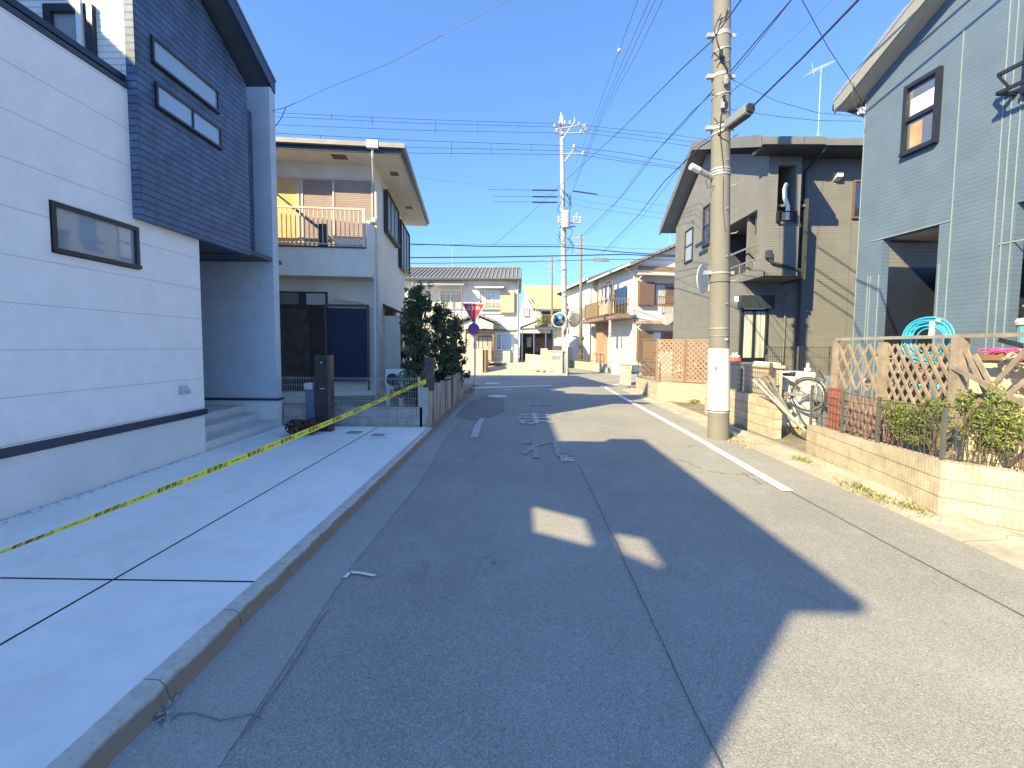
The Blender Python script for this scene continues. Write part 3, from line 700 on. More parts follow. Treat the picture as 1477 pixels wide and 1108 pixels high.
# rain pipes down the corner
m_pipe=M('cream_pipe',(.6,.58,.52),.5,.05,4)
b=MB(); b.box(-.02,.28,ft-.16,ft+.0,ez+.06,ez+.26,C2); b.tube([(.12,ft-.08,ez+.06),(.12,ft-.02,ez-.12),(.02,cw-.35,ez-.55),(.03,cw-.12,ez-.75),(.03,cw-.10,bz1+.25)],.04,8,C2); b.build('downpipe',m_pipe,ch)
b=MB(); b.tube([(.06,.25,bz0+.1),(.07,.25,.15)],.04,8,C2); b.tube([(.06,.62,bz0+1.0),(.07,.62,.15)],.035,8,C2); b.build('downpipe',m_pipe,ch)
b=MB(); b.box(.004,.12,.1,.45,C2.hit(545,318,0)[1]-.02,C2.hit(545,318,0)[1]+.10,C2); b.build('cheek_fixture',m_cream2,ch)
# side windows upstairs (long dark shutters), ground-floor bay
def sx(px,py): return fs.hit(px,py,0)
p=sx(553,275);q=sx(568,360); 
for (a,bb,c_,d_) in (((553,283),(571,352)) + (None,None),((574,318),(587,372))+(None,None)):
    A=sx(*a);Bq=sx(*bb); zc=(sx(a[0],a[1])[1]); 
    window(fs,A[0],Bq[0],5.4 if a[0]<560 else 4.8,6.72 if a[0]<560 else 6.6,ch,m_black2,M('sash_grey%d'%a[0],(.3,.31,.33),.5,.1,3,lines=(('z',.06,.01,0),)),proud=.14,bar=.06,mull=(.33,.66),glassy=-.09)
MB().box(cw+1.1,4.2,-.5,-.002,.5,2.75,fs).build('bay',m_cream,ch)
MB().prism([(cw+.9,-.75,2.72),(4.4,-.75,2.72),(4.4,0,3.05),(cw+.9,0,3.05)],(0,0,.07),fs).build('bay_roof',m_black2,ch)
window(fs,cw+1.4,3.6,1.15,2.4,ch,m_cream2,m_dglass,y=-.5,bar=.06,name='bay_window')
# ground floor front: dark sliding doors, transom, navy blind panel
gz1=C2.hit(440,421,cw)[1]; zt=C2.hit(440,441,cw)[1]
x_l=cx(402,500); x_m=cx(474,500); x_r=cx(533,500)
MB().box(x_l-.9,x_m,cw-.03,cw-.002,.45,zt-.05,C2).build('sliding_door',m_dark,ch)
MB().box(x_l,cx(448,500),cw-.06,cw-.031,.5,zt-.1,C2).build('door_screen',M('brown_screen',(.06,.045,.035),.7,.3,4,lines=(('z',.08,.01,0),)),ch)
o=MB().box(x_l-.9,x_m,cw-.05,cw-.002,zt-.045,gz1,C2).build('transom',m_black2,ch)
MB().box(cx(405,430),cx(432,430),cw-.065,cw-.051,zt+.03,gz1-.05,C2).build('pane',glass('transom_glass',(.1,.12,.16),.1),o)
MB().box(cx(443,430),cx(470,430),cw-.065,cw-.051,zt+.03,gz1-.05,C2).build('pane',glass('ribbed_pane',(.4,.42,.42),.3),o)
o=MB().box(x_m+.05,x_r,cw-.30,cw-.26,.75,zt-.08,C2).build('sunshade',m_blind,ch)
b=MB(); b.box(x_m,x_m+.045,cw-.32,cw-.24,.5,zt,C2); b.box(x_r+.002,x_r+.05,cw-.32,cw-.24,.5,zt,C2); b.box(x_m,x_r+.05,cw-.34,cw-.24,zt-.04,zt+.03,C2); b.build('shade_frame',M('bronze_frame',(.10,.07,.065),.5,.1,4),ch)
MB().box(x_m,x_r+.25,cw-.4,cw-.003,.35,.48,C2).build('door_step',m_cream2,ch)
MB().tube([(cx(483,436),cw-.12,zt+.2),(cx(520,440),cw-.12,zt+.1),(x_r+.2,cw-.1,zt-.1),(x_r+.22,cw-.06,.4)],.02,6,C2).build('laundry_bar',m_beige,ch)
# grass strip and clutter behind the mesh fence
b=MB()
for i in range(5200):
    x=random.uniform(-6,-2.1); y=random.uniform(9.35,11.6); s=random.uniform(.04,.13); a=random.uniform(0,3.14)
    k=len(b.v); p=Vector((x,y,.1)); d=Vector((math.cos(a),math.sin(a),0))*.008; l=Vector((random.gauss(0,.03),random.gauss(0,.03),s)); b.v+=[p-d,p+d,p+l]; b.f.append((k,k+1,k+2))
o=b.build('grass',leafmat('grass_blade',(.05,.1,.02),(.12,.18,.05)),origin=(0,0,0)); o['kind']='stuff'
o=MB().box(-4.9,-3.2,11.9,12.1,.1,.28).build('concrete_block_row',M('old_block',(.32,.31,.28),.9,.2,5,lines=(('x',.4,.02,0),))); tag(o,'row of old grey concrete blocks on grass behind the mesh fence','blocks')
# air conditioner
ac=thing('air_conditioner','white air conditioner outdoor unit by cream house wall near dark trees','air conditioner',P(570,575,Y=11.6))
xa0=P(556,540,Y=11.6).x; xa1=P(581,540,Y=11.6).x; za0=P(570,562,Y=11.6).z; za1=P(570,533,Y=11.6).z
MB().box(xa0,xa1,11.6,11.9,za0,za1).build('casing',m_whitem,ac)
MB().lathe((xa0+(xa1-xa0)*.4,11.6,(za0+za1)/2),[(.16,0),(.16,.02),(.02,.03)],20,'y').build('fan_grille',m_black2,ac)
for x in (xa0+.06,xa1-.06): MB().box(x-.05,x+.05,11.6,11.9,.1,za0-.002).build('foot',m_cream2,ac)

# ------------------------------------------------------------ dark evergreen trees behind the panel wall
def tree(base,h,cr,labels,seed,n=9000,lobes=26,spread=.75):
    random.seed(seed); t_=thing('evergreen_tree',labels,'tree',base,'dark evergreens behind the panel wall'); base=Vector(base)
    b=MB(); pts=[base]; p=base.copy()
    for i in range(6): p=p+Vector((random.gauss(0,.06),random.gauss(0,.06),h/6.5)); pts.append(p.copy())
    b.tube(pts,.075,7,r1=.02)
    cl=MB()
    for i in range(lobes):
        k=random.uniform(.22,1); z=h*k; a=random.uniform(0,6.28); rr=cr*spread*random.uniform(.2,1)*(1.15-k*.7)
        c=base+Vector((rr*math.cos(a),rr*math.sin(a),z)); j=min(5,int(k*6)); 
        b.tube([pts[max(0,j-1)],pts[max(0,j-1)].lerp(c,.5)+Vector((0,0,-.05)),c],.022,5,r1=.007)
        q=random.uniform(.5,1.1)*cr*.25; leaf_cloud(cl,c,(q,q,q*.75),int(n*.6)//lobes,.042,shell=.2,up=.5)
        for _ in range(3):
            e=c+Vector((random.gauss(0,q),random.gauss(0,q),random.uniform(.0,q*1.1))); b.tube([c,e],.006,3); leaf_cloud(cl,e,(.09,.09,.12),26,.045,shell=.2)
    b.build('trunk',m_bark,t_); cl.build('crown',m_dgreen,t_); return t_
tree((-2.78,12.3,.1),3.3,.66,'tallest dark evergreen tree, nearest the cream house corner',3,12000,58)
tree((-2.28,13.2,.1),2.85,.6,'middle dark evergreen tree above the stained panel wall',4,11000,52)
tree((-2.10,14.8,.1),2.55,.6,'lowest dark evergreen tree, nearest the stop sign',5,10500,48)
tree((-3.4,14.6,.1),3.0,.8,'dark evergreen tree set back behind the others',6,9000,40)
random.seed(11)
b=MB(); 
for i in range(7): c=Vector((-2.35+random.gauss(0,.1),9.9+i*.85,.65+random.uniform(-.1,.3))); leaf_cloud(b,c,(.3,.42,.35),700,.045,shell=.3)
o=b.build('hedge',m_dgreen); tag(o,'dark leafy undergrowth along the top of the stained panel wall','hedge')
# ------------------------------------------------------------ sign at the junction
m_gal=M('galvanised_steel',(.55,.57,.58),.45,.1,6,metal=.4)
m_signred=M('sign_red',(.62,.045,.06),.45,.06,5); m_signwhite=M('sign_white',(.75,.74,.72),.5,.05,5); m_signblue=M('sign_blue',(.05,.10,.5),.45,.05,5)
sp=P(685,572,Z=0); ys=sp.y
sg=thing('road_sign','stop sign, red inverted triangle over a blue and red no-parking disc on a grey pole','road sign',sp)
MB().cyl((sp.x,sp.y,0),.03,P(684,441,Y=ys).z,12).build('pole',m_gal,sg)
ta_=P(669,439,Y=ys); tb_=P(698,439,Y=ys); cxs=(ta_.x+tb_.x)/2; zt_=ta_.z+.01; hw_=.385; hh_=.69
def tri(s,y0,th,zc):
    # rounded inverted triangle, scaled by s about its centroid
    pts=[]; cz=zt_-hh_/3
    for (vx,vz) in ((-hw_,zt_),(hw_,zt_),(0,zt_-hh_)):
        a0=math.atan2(vz-cz,vx); c=Vector((vx*.9,(vz-cz)*.9+cz)); 
        for k in range(-3,4): a=a0+k*.33; pts.append((cxs+(c.x+.035*math.cos(a))*s,y0,cz+((c.y-cz)+.035*math.sin(a))*s))
    pts.sort(key=lambda p:math.atan2(p[2]-cz,p[0]-cxs)); return pts
tr=MB().prism(tri(1.06,ys-.062,.0,0),(0,.02,0)).build('stop_plate',m_signwhite,sg)
MB().prism(tri(.93,ys-.0655,.0,0),(0,.002,0)).build('red_face',m_signred,tr)
tm=text_mesh('止まれ',.16,.0,.003); b=MB(); add_text(b,tm,lambda v:(cxs+v.x,ys-.068,zt_-.155+v.y)); b.build('lettering',m_signwhite,tr)
cc=P(683.5,474.5,Y=ys); y0=ys-.06
pl=MB().lathe((cc.x,ys-.05,cc.z),[(.205,0),(.205,.012)],32,'y').build('no_parking_plate',m_signred,sg)
MB().lathe((cc.x,ys-.062,cc.z),[(.155,0),(.155,.002)],32,'y').build('blue_face',m_signblue,pl)
b=MB(); d=Vector((.7071,0,-.7071)); n=Vector((.7071,0,.7071))*.022; o_=Vector((cc.x,ys-.0675,cc.z)); L=.17
b.prism([o_-d*L-n,o_+d*L-n,o_+d*L+n,o_-d*L+n],(0,.002,0)); b.build('red_bar',m_signred,pl)
b=MB(); [b.box(sp.x-.045,sp.x+.045,ys-.045,ys+.035,z,z+.03) for z in (cc.z-.05,cc.z+.08,zt_-.12,zt_-.4)]; b.build('bracket',m_gal,sg)

# ------------------------------------------------------------ far house across the junction
m_white=M('white_render',(.72,.69,.6),.85,.05,1.2,.06)
m_white2=M('bright_render',(.7,.68,.6),.85,.04,1.2,.04)
m_tilef=M('far_roof_tile',(.24,.24,.24),.65,.12,3,.1,lines=(('x',.30,.07,0),),lined=.55)
m_orange=M('tan_shutter_box',(.6,.42,.25),.6,.08,2)
m_curt=glass('curtained_glass',(.3,.3,.28),.12,curtain=(.62,.58,.48))
m_curtg=glass('grey_glass',(.3,.33,.34),.15)
m_browns=M('brown_shutter',(.17,.105,.08),.6,.08,3,lines=(('z',.08,.012,0),))
m_brownl=M('brown_timber',(.22,.14,.09),.7,.12,4)
Yf=33.0; gf=.62
X=lambda px,Y=Yf:P(px,450,Y=Y).x
Z=lambda py,Y=Yf,px=680:P(px,py,Y=Y).z
fh=thing('tiled_house','white two-storey house with grey tiled roof and tan shutter boxes facing the stop line','house',(-5,Yf,gf))
MB().box(X(500),X(748.5),Yf,Yf+7,gf,Z(402)).build('wall',m_white,fh)
b=MB(); ze=Z(403); zr=Z(387,Yf+3.2); xl=X(500); xr_=X(752)
b.prism([(xl,Yf-.6,ze),(xl,Yf+3.4,zr),(xl,Yf+7.5,ze),(xl,Yf+7.5,ze-.14),(xl,Yf-.6,ze-.14)],(xr_-xl,0,0)); rf=b.build('roof',m_tilef,fh)
b=MB()
x=xl
while x<xr_: b.tube([(x,Yf-.62,ze+.03),(x,Yf+3.4,zr+.04)],.045,5); x+=.30
b.tube([(xl,Yf+3.4,zr+.08),(xr_,Yf+3.4,zr+.08)],.12,6); b.build('tile_ridges',m_tilef,rf)
MB().box(xl,xr_,Yf-.72,Yf-.61,ze-.18,ze-.04).build('gutter',m_black2,fh)
MB().tube([(X(747.5),Yf-.66,ze-.15),(X(746.5),Yf-.08,ze-.6),(X(746.5),Yf-.08,gf)],.05,6).build('downpipe',m_pipe,fh)
WX=lambda a,b_,c,d,m,name='window',mull=(.5,),pr=.08,fm=None: window(WF,X(a),X(b_),Z(d),Z(c),fh,fm or m_whitem,m,y=Yf,bar=.09,proud=pr,mull=mull,name=name)
WX(634,667,418,447,m_curt); WX(690,723,419,447,m_curt,mull=(.3,.62)); 
MB().box(X(722),X(741.5),Yf-.35,Yf-.003,Z(451),Z(420)).build('shutter_box',m_orange,fh)
def awning(pa,pb,py,dep,m=m_whitem,h=.18): MB().prism([(X(pa),Yf-.002,Z(py)+h),(X(pa),Yf-dep,Z(py)),(X(pa),Yf-dep,Z(py)-.05),(X(pa),Yf-.002,Z(py)-.03)],(X(pb)-X(pa),0,0)).build('awning',m,fh)
awning(600,672,413,1.3,m_gal); awning(686,727,416,.9)
b=MB(); [b.box(X(689),X(722),Yf-.4,Yf-.36,Z(p)-.03,Z(p)+.03) for p in (439,442.5,447)]; b.box(X(600),X(672),Yf-1.25,Yf-1.2,Z(427)-.02,Z(427)+.02); b.build('window_rail',m_brownl,fh)
b=MB(); [b.box(X(p),X(p)+.07,Yf-1.25,Yf-1.18,gf,Z(413)-.1) for p in (633,668)]; b.build('awning_post',m_brownl,fh)
# entrance porch gable
xg0,xg1=X(683),X(722); xm=X(688); zb=Z(475.5); 
b=MB(); b.box(X(672),X(713),Yf-1.6,Yf-.003,zb,Z(468)); b.prism([(X(672),Yf-1.6,Z(468)),(X(713),Yf-1.6,Z(468)),(X(692),Yf-1.6,Z(459))],(0,1.59,0)); b.build('porch',m_white2,fh)
b=MB(); b.prism([(X(690),Yf-1.9,Z(452.5)),(X(722),Yf-1.9,Z(466)),(X(722),Yf-1.9,Z(469)),(X(690),Yf-1.9,Z(456))],(0,1.89,0)); b.prism([(X(690),Yf-1.9,Z(452.5)),(X(665),Yf-1.9,Z(464)),(X(665),Yf-1.9,Z(467)),(X(690),Yf-1.9,Z(456))],(0,1.89,0)); b.build('porch_roof',m_tilef,fh)
b=MB(); b.box(X(675),X(714),Yf-1.5,Yf-1.45,Z(482.5),zb-.002); b.build('porch_lintel',m_dark,fh)
for p in (674,712): MB().box(X(p),X(p)+.14,Yf-1.6,Yf-1.46,gf,Z(483)).build('porch_post',m_brownl,fh)
window(WF,X(691),X(711),gf+.1,Z(485),fh,m_brownl,m_curt,y=Yf-.9,bar=.08,proud=.04,mull=(.33,.66),name='sliding_door')
MB().box(X(672),X(712),Yf-.88,Yf-.004,gf,zb-.01).build('porch_inner',m_beige,fh)
WX(715,739.5,480,505,m_curtg,mull=(.36,),pr=.14)
MB().box(X(713),X(746),Yf-.12,Yf-.003,gf,Z(506)).build('lower_siding',M('grey_siding',(.5,.49,.45),.8,.05,2,lines=(('z',.3,.02,0),)),fh)
MB().box(X(713),X(747),Yf-.13,Yf-.003,Z(477),Z(475)).build('band_board',m_brownl,fh)
MB().prism([(X(700),Yf-1.9,gf),(X(728),Yf-1.9,gf),(X(728),Yf-1.9,gf+.1),(X(700),Yf-1.9,gf+.1)],(0,1.0,0)).build('porch_slab',m_yardc,fh)
for (x,y) in ((-5.2,Yf+4),): pass
def antenna(name,label,p,h,ang_=0,n=9,size=.6,group='television aerials on roofs',m=None):
    m=m or m_gal; t_=thing(name,label,'aerial',p,group); p=Vector(p)
    MB().tube([p,p+Vector((0,0,h))],.016,5).build('mast',m,t_)
    b=MB(); c,s=math.cos(ang_),math.sin(ang_); top=p+Vector((0,0,h)); D=Vector((c,s,.5)); D.normalize(); E=Vector((-s,c,0))
    b.tube([top-D*size,top+D*size],.012,4)
    for i in range(n):
        q=top+D*size*(-1+2*i/(n-1)); l=.17+.1*(1-i/(n-1)); b.tube([q-E*l,q+E*l],.006,3); b.tube([q-Vector((0,0,.05)),q+Vector((0,0,.09))],.005,3)
    b.tube([top-D*size*.7-E*.02+Vector((0,0,-.2)),top-D*size*.9+Vector((0,0,.28))],.01,3); b.build('elements',m,t_)
    b=MB(); [b.tube([p+Vector((0,0,h*.22)),p+Vector((.35*math.cos(a),.35*math.sin(a),-.05))],.004,3) for a in (0.4,2,3.6,5.2)]; b.build('stay_wires',m,t_)
antenna('roof_aerial','faint aerial on the grey tiled roof left of the junction',(X(652,Yf+3.4),Yf+3.4,zr),1.9,.5,7,.45)

# gate pillars and walls in front of it
m_tanb=M('tan_block',(.62,.53,.4),.9,.1,3,.15,.5,40,lines=(('z',.2,.015,0),('x',.4,.012,0,1),))
m_greyb=M('grey_block',(.5,.47,.4),.9,.1,3,.2,.5,40,lines=(('z',.2,.015,0),('x',.4,.012,0,1),))
Yp=28.6
XX=lambda px,Y:P(px,520,Y=Y).x
o=thing('block_gatepost','tan block wall end with dark gate beside it, left of the tiled house drive','wall',(XX(690,Yp),Yp,0))
MB().box(XX(640,Yp),XX(696,Yp),Yp,Yp+.4,0,Z(503,Yp)).build('block_wall',m_tanb,o)
MB().box(XX(696.5,Yp),XX(701,Yp),Yp+.1,Yp+1.9,.1,Z(505,Yp)).build('gate_leaf',m_brownl,o)
MB().box(XX(699,31),XX(704,31),31,31.3,.3,Z(499,31)).build('inner_pillar',m_tanb,o)
o=thing('block_pillar','pale block wall corner with letterbox slot at the foot of the tall utility pole','wall',(XX(797,Yp),Yp,0))
MB().box(XX(790,Yp),XX(811.5,Yp),Yp,Yp+.5,.05,Z(506.5,Yp)).build('pillar',m_greyb,o)
MB().box(XX(789,Yp),XX(812.5,Yp),Yp-.03,Yp+.55,Z(506.4,Yp),Z(504.5,Yp)).build('pillar_cap',m_greyb,o)
MB().box(XX(796,Yp),XX(807.5,Yp),Yp-.02,Yp-.002,Z(517,Yp),Z(512,Yp)).build('letterbox',m_alu,o)
MB().box(XX(780,Yp+.6),XX(789.5,Yp+.6),Yp+.55,Yp+.95,.05,Z(502,Yp)).build('inner_pillar',m_tanb,o)
MB().box(XX(790,Yp),XX(812,Yp),Yp-.12,Yp+.6,0,.12).build('footing',m_greyb,o)
o=MB().prism([(XX(758,33),33.2,.62),(XX(784,29.2),29.3,.1),(XX(784,29.2),29.3,Z(512,29.2)),(XX(758,33),33.2,Z(510,33))],(.12,.08,0)).build('low_wall',m_tanb); tag(o,'low cream wall running back beside the drive to the carport','wall')
# rocks and dry weeds by the wall
b=MB()
for i in range(16):
    c=Vector((XX(776,29.8)+random.gauss(0,.5),29.6+random.gauss(0,.5),.25)); s=random.uniform(.08,.2)
    b.lathe(c,[(s*.5,-.1),(s,.0),(s*.8,s*.6),(s*.2,s*.8)],7)
o=b.build('rubble',m_yardc); o['kind']='stuff'

# ------------------------------------------------------------ carport and clutter, yellow-roofed house, bare tree
Yc=36.5
cp=thing('carport','flat-roofed carport with dark clutter between tiled house and yellow-roofed house','carport',(1.6,Yc,gf))
x0,x1=XX(750,Yc),XX(800,Yc)
MB().prism([(x0,Yc,Z(476,Yc)),(x1,Yc,Z(474,Yc)),(x1,Yc+4,Z(474,Yc)+.2),(x0,Yc+4,Z(476,Yc)+.2)],(0,0,.12)).build('roof',m_greyst,cp)
MB().prism([(x0,Yc+.5,Z(472,Yc)),(XX(775,Yc),Yc+.5,Z(462,Yc)),(XX(775,Yc),Yc+3,Z(462,Yc)),(x0,Yc+3,Z(472,Yc))],(0,0,.08)).build('lean_to_roof',m_greyst,cp)
for p in (752,769,786,797): MB().box(XX(p,Yc),XX(p,Yc)+.1,Yc+.1,Yc+.2,gf,Z(476,Yc)).build('post',m_alu,cp)
MB().box(x0,x1,Yc+3.6,Yc+3.8,gf,Z(478,Yc)).build('back_wall',M('weathered_wood',(.12,.10,.075),.8,.4,1.2,lines=(('x',.15,.02,0),)),cp)
m_bag=M('faded_plastic',(.5,.48,.42),.7,.2,3); m_rust=M('rusty_brown',(.2,.13,.08),.8,.3,3)
for i,(pa,pb,ya,yb,mm,lab,nm) in enumerate(((770,786,507,488,m_rust,'dull brown steel cabinet behind the low cream wall in the carport','cabinet'),(787,797,508,490,m_brownl,'dark brown cupboard at the carport end nearest the tall pole','cupboard'),(760,766,500,487,m_bag,'pale bundle hanging in the carport by the tiled house','bundle'))):
    xa,xb=XX(pa,Yc+1),XX(pb,Yc+1); za,zb_=Z(ya,Yc+1),Z(yb,Yc+1); b=MB(); b.box(xa,xb,Yc+1,Yc+1.6,za,zb_); b.box(xa-.03,xb+.03,Yc+.97,Yc+1.63,zb_+.002,zb_+.05); b.box((xa+xb)/2-.015,(xa+xb)/2+.015,Yc+.985,Yc+.999,za+.1,zb_-.1)
    o=b.build(nm,mm); tag(o,lab,nm)
Yy=46
yh=thing('yellow_roof_house','house with pale yellow-green metal roof and upstairs balcony beyond the carport','house',(2.5,Yy,gf))
fy=Frame((XX(775,Yy),Yy,0),R(-0)); 
m_yroof=M('yellow_metal_roof',(.45,.43,.22),.6,.08,1,lines=(('x',.42,.04,0),),lined=.6)
ZY=lambda py:P(775,py,Y=Yy).z
xa,xb,xc=XX(749,Yy+1),XX(775,Yy),XX(812,Yy)
b=MB(); b.box(xb-.3,xc,Yy,Yy+6,gf,ZY(446)); b.build('wall',m_white,yh)
# gable part: left side wing seen edge on
b=MB(); b.prism([(xa,Yy+.1,gf),(xb-.302,Yy+.1,gf),(xb-.302,Yy+.1,ZY(452)),(XX(757,Yy),Yy+.1,ZY(424)),(xa,Yy+.1,ZY(452))],(0,5,0)); b.build('gable_wall',m_cream2,yh)
b=MB(); b.prism([(XX(753,Yy),Yy+4,ZY(411)+.4),(xc+1,Yy+4,ZY(411)+.4),(xc+1,Yy-.6,ZY(446)),(XX(768,Yy),Yy-.6,ZY(446))],(0,0,.12)); b.build('roof',m_yroof,yh)
b=MB(); b.prism([(XX(756,Yy),Yy-.3,ZY(420)),(XX(780,Yy),Yy-.3,ZY(455)),(XX(780,Yy),Yy-.3,ZY(457.5)),(XX(756,Yy),Yy-.3,ZY(423))],(0,4,0)); b.build('verge_board',m_cream2,yh)
window(WF,XX(754,Yy),XX(762,Yy),ZY(456),ZY(443),yh,m_whitem,m_curtg,y=Yy+.1,bar=.1,proud=.2)
MB().box(XX(781,Yy),xc-.5,Yy-.02,Yy-.003,ZY(468),ZY(449)).build('balcony_opening',m_dark,yh)
b=MB(); b.box(XX(770,Yy),xc,Yy-1.2,Yy-1.1,ZY(456),ZY(455)); b.box(XX(770,Yy),xc,Yy-1.2,Yy-.003,ZY(472),ZY(469)); 
for i in range(9): x=XX(771,Yy)+i*.33; b.box(x,x+.04,Yy-1.18,Yy-1.14,ZY(469),ZY(456))
b.build('balcony',m_brownl,yh)
b=MB(); leaf_cloud(b,(XX(778,Yy),Yy-1.5,ZY(464)),(.5,.25,.4),600,.07,shell=.2); o=b.build('balcony_plant',m_ygreen); tag(o,'yellow-green potted plant on the balcony of the yellow-roofed house','plant')
# bare pinkish tree
t_=thing('bare_tree','bare winter tree seen between tiled house and yellow-roofed house','tree',(XX(752,42),42,gf)); b=MB()
def br(p,d,l,r,k):
    q=p+d*l; b.tube([p,q],r,4,r1=r*.65,cap=False)
    if k<=0: return
    for _ in range(3): br(q,(d+Vector((random.gauss(0,.38),random.gauss(0,.38),random.gauss(.12,.2)))).normalized(),l*.72,r*.62,k-1)
br(Vector((XX(751,52),52,gf+1)),Vector((0,0,1)),1.9,.05,6); b.build('trunk',M('pinkish_bark',(.3,.22,.2),.9,.2,5),t_)

# ------------------------------------------------------------ right-hand far houses, turned with the lane
ab=math.atan(.18)
HB=Frame((XX(915,31),31.0,0.0),ab); ls=Frame(HB.w((0,0,0)),ab+R(90))
# front faces camera: x to the right; street side runs away: ls.x, outward is towards -x (local y negative => use mirrored hit)
hb=thing('cream_shutter_house','cream house with brown shutters, railed balcony and laundry beyond the junction','house',HB.w((3,3,0)))
zev=HB.hit(915,381,0)[1]
HX=lambda px,py=450:HB.hit(px,py,0)[0]
HZ=lambda py,px=950:HB.hit(px,py,0)[1]
MB().box(0,9,0,7.4,.05,zev,HB).build('wall',m_white2,hb)
b=MB(); zri=zev+2.0; b.prism([(0,0,zev+.002),(9,0,zev+.002),(4.5,0,zri)],(0,7.4,0),HB); b.build('gable',m_cream2,hb)
b=MB(); 
for sgn in (-1,1):
    xo=-.75 if sgn<0 else 9.75
    b.prism([(xo,-.7,zev-.26),(4.5,-.7,zri+.12),(4.5,-.7,zri+.32),(xo,-.7,zev-.08)],(0,8.8,0),HB)
b.build('roof',m_tilef,hb)
b=MB(); b.box(-.86,-.76,-.7,8.1,zev-.22,zev-.08,HB); b.tube([(-.8,.2,zev-.2),(-.1,.12,zev-.7),(-.08,.1,.2)],.05,6,HB); b.build('gutter',m_pipe,hb)
MB().box(0.1,6,-.12,-.003,HZ(389)-.07,HZ(387)+.1,HB).build('gable_band',m_brownl,hb)
def fwin(a,bb,c,d,m,nm='window',pr=.08,mull=(),fm=None): return window(HB,HX(a),HX(bb),HZ(d),HZ(c),hb,fm or m_brownl,m,y=0,bar=.08,proud=pr,mull=mull,name=nm)
def board(a,bb,c,d,m,nm,pr): MB().box(HX(a),HX(bb),-pr,-.003,HZ(d),HZ(c),HB).build(nm,m,hb)
board(919,940,408,441,m_browns,'shutter_box',.35)
fwin(943,975,409,440,m_curt,mull=(.5,)); board(960,975,412,440,m_browns,'shutter',.05)
MB().prism([(HX(916),-.003,HZ(396)+.1),(HX(916),-.85,HZ(398)),(HX(916),-.85,HZ(400)),(HX(916),-.003,HZ(398))],(6,0,0),HB).build('awning',m_beige,hb)
b=MB(); b.box(HX(943),HX(990),-.5,-.45,HZ(430),HZ(428.5),HB); b.box(HX(943),HX(990),-.5,-.45,HZ(443),HZ(441),HB)
x=HX(943)
while x<HX(990): b.box(x,x+.03,-.49,-.46,HZ(441),HZ(429),HB); x+=.14
b.build('window_rail',m_brownl,hb)
MB().prism([(HX(916),-.003,HZ(463)),(HX(916),-1.0,HZ(465)),(HX(916),-1.0,HZ(468.5)),(HX(916),-.003,HZ(468))],(6,0,0),HB).build('lower_awning',M('terracotta_awning',(.4,.26,.19),.6,.1,3),hb)
board(919,940,478,520,m_browns,'shutter_box',.35); fwin(941,972,478,505,m_curt,mull=(.45,)); board(957,972,480,504,m_browns,'shutter',.05)
for (pa,py) in ((918,400),(918,469)):
    MB().prism([(HX(pa),-.003,HZ(py+7)),(HX(pa),-.8,HZ(py)),(HX(pa),-.8,HZ(py)+.06),(HX(pa),-.003,HZ(py+7)+.1)],(.05,0,0),HB).build('awning_bracket',m_white2,hb)
# street side (x=0 face): balcony, porch
SX=lambda px,py: (lambda q:(q[0],q[1]))(ls.hit(px,py,0))
zbt=HB.w((0,0,0)).z+SX(890,426)[1]; zbb=SX(890,455)[1]
b=MB(); b.box(-1.3,-.003,1.0,7.0,zbb-.12,zbb,HB); b.build('balcony_floor',m_browns,hb)
MB().box(-1.5,-.003,-.2,7.6,zbb-.45,zbb-.2,HB).build('porch_canopy',M('reddish_canopy',(.24,.17,.13),.7,.15,3),hb)
b=MB(); b.box(-1.32,-1.25,1.0,7.0,zbb+1.0,zbb+1.06,HB); b.box(-1.32,0,.98,1.04,zbb+1.0,zbb+1.06,HB); b.box(-1.32,0,6.96,7.02,zbb+1.0,zbb+1.06,HB)
for i in range(26): y=1.0+i*.24; b.box(-1.31,-1.27,y,y+.03,zbb,zbb+1.0,HB)
for i in range(6): x=-1.3+i*.24; b.box(x,x+.03,1.0,1.03,zbb,zbb+1.0,HB); b.box(x,x+.03,6.97,7.0,zbb,zbb+1.0,HB)
for y in (1.0,3.9,6.9): b.box(-1.33,-1.25,y,y+.09,zbb,zbb+(2.3 if y<4 else 1.0),HB)
b.box(-1.33,-1.27,1.0,4.0,zbb+2.2,zbb+2.28,HB); b.build('balcony_railing',m_brownl,hb)
MB().box(-1.24,-1.22,4.1,6.9,zbb+.05,zbb+.95,HB).build('balcony_screen',M('cream_screen',(.6,.52,.33),.7,.1,3),hb)
MB().box(-.03,-.003,1.4,3.8,zbb+.05,zbb+2.0,HB).build('balcony_window',m_dglass,hb)
MB().box(-.5,-.01,5.0,6.3,.1,zbb-.46,HB).build('brown_column',M('terracotta_render',(.36,.24,.18),.8,.08,2),hb)
MB().tube([(-1.35,1.2,.1),(-1.35,1.2,zbb-.45)],.09,8,HB).build('porch_post',m_pipe,hb)
window(ls,7.6,8.8,1.3,2.6,hb,m_brownl,m_curt,y=-.02,bar=.08,mull=(.5,))
MB().box(-.04,-.003,2.0,4.2,.2,2.6,HB).build('street_door',m_cream2,hb)
random.seed(5)
m_cl=[M('navy_cloth',(.06,.05,.2),.9,.15,5),M('purple_cloth',(.14,.1,.22),.9,.15,5),M('grey_cloth',(.22,.2,.2),.9,.15,5)]
lr=thing('hanging_laundry','navy and purple clothes hanging over the railing of the cream house balcony','laundry',HB.w((-1.1,2.5,zbb+1.3)))
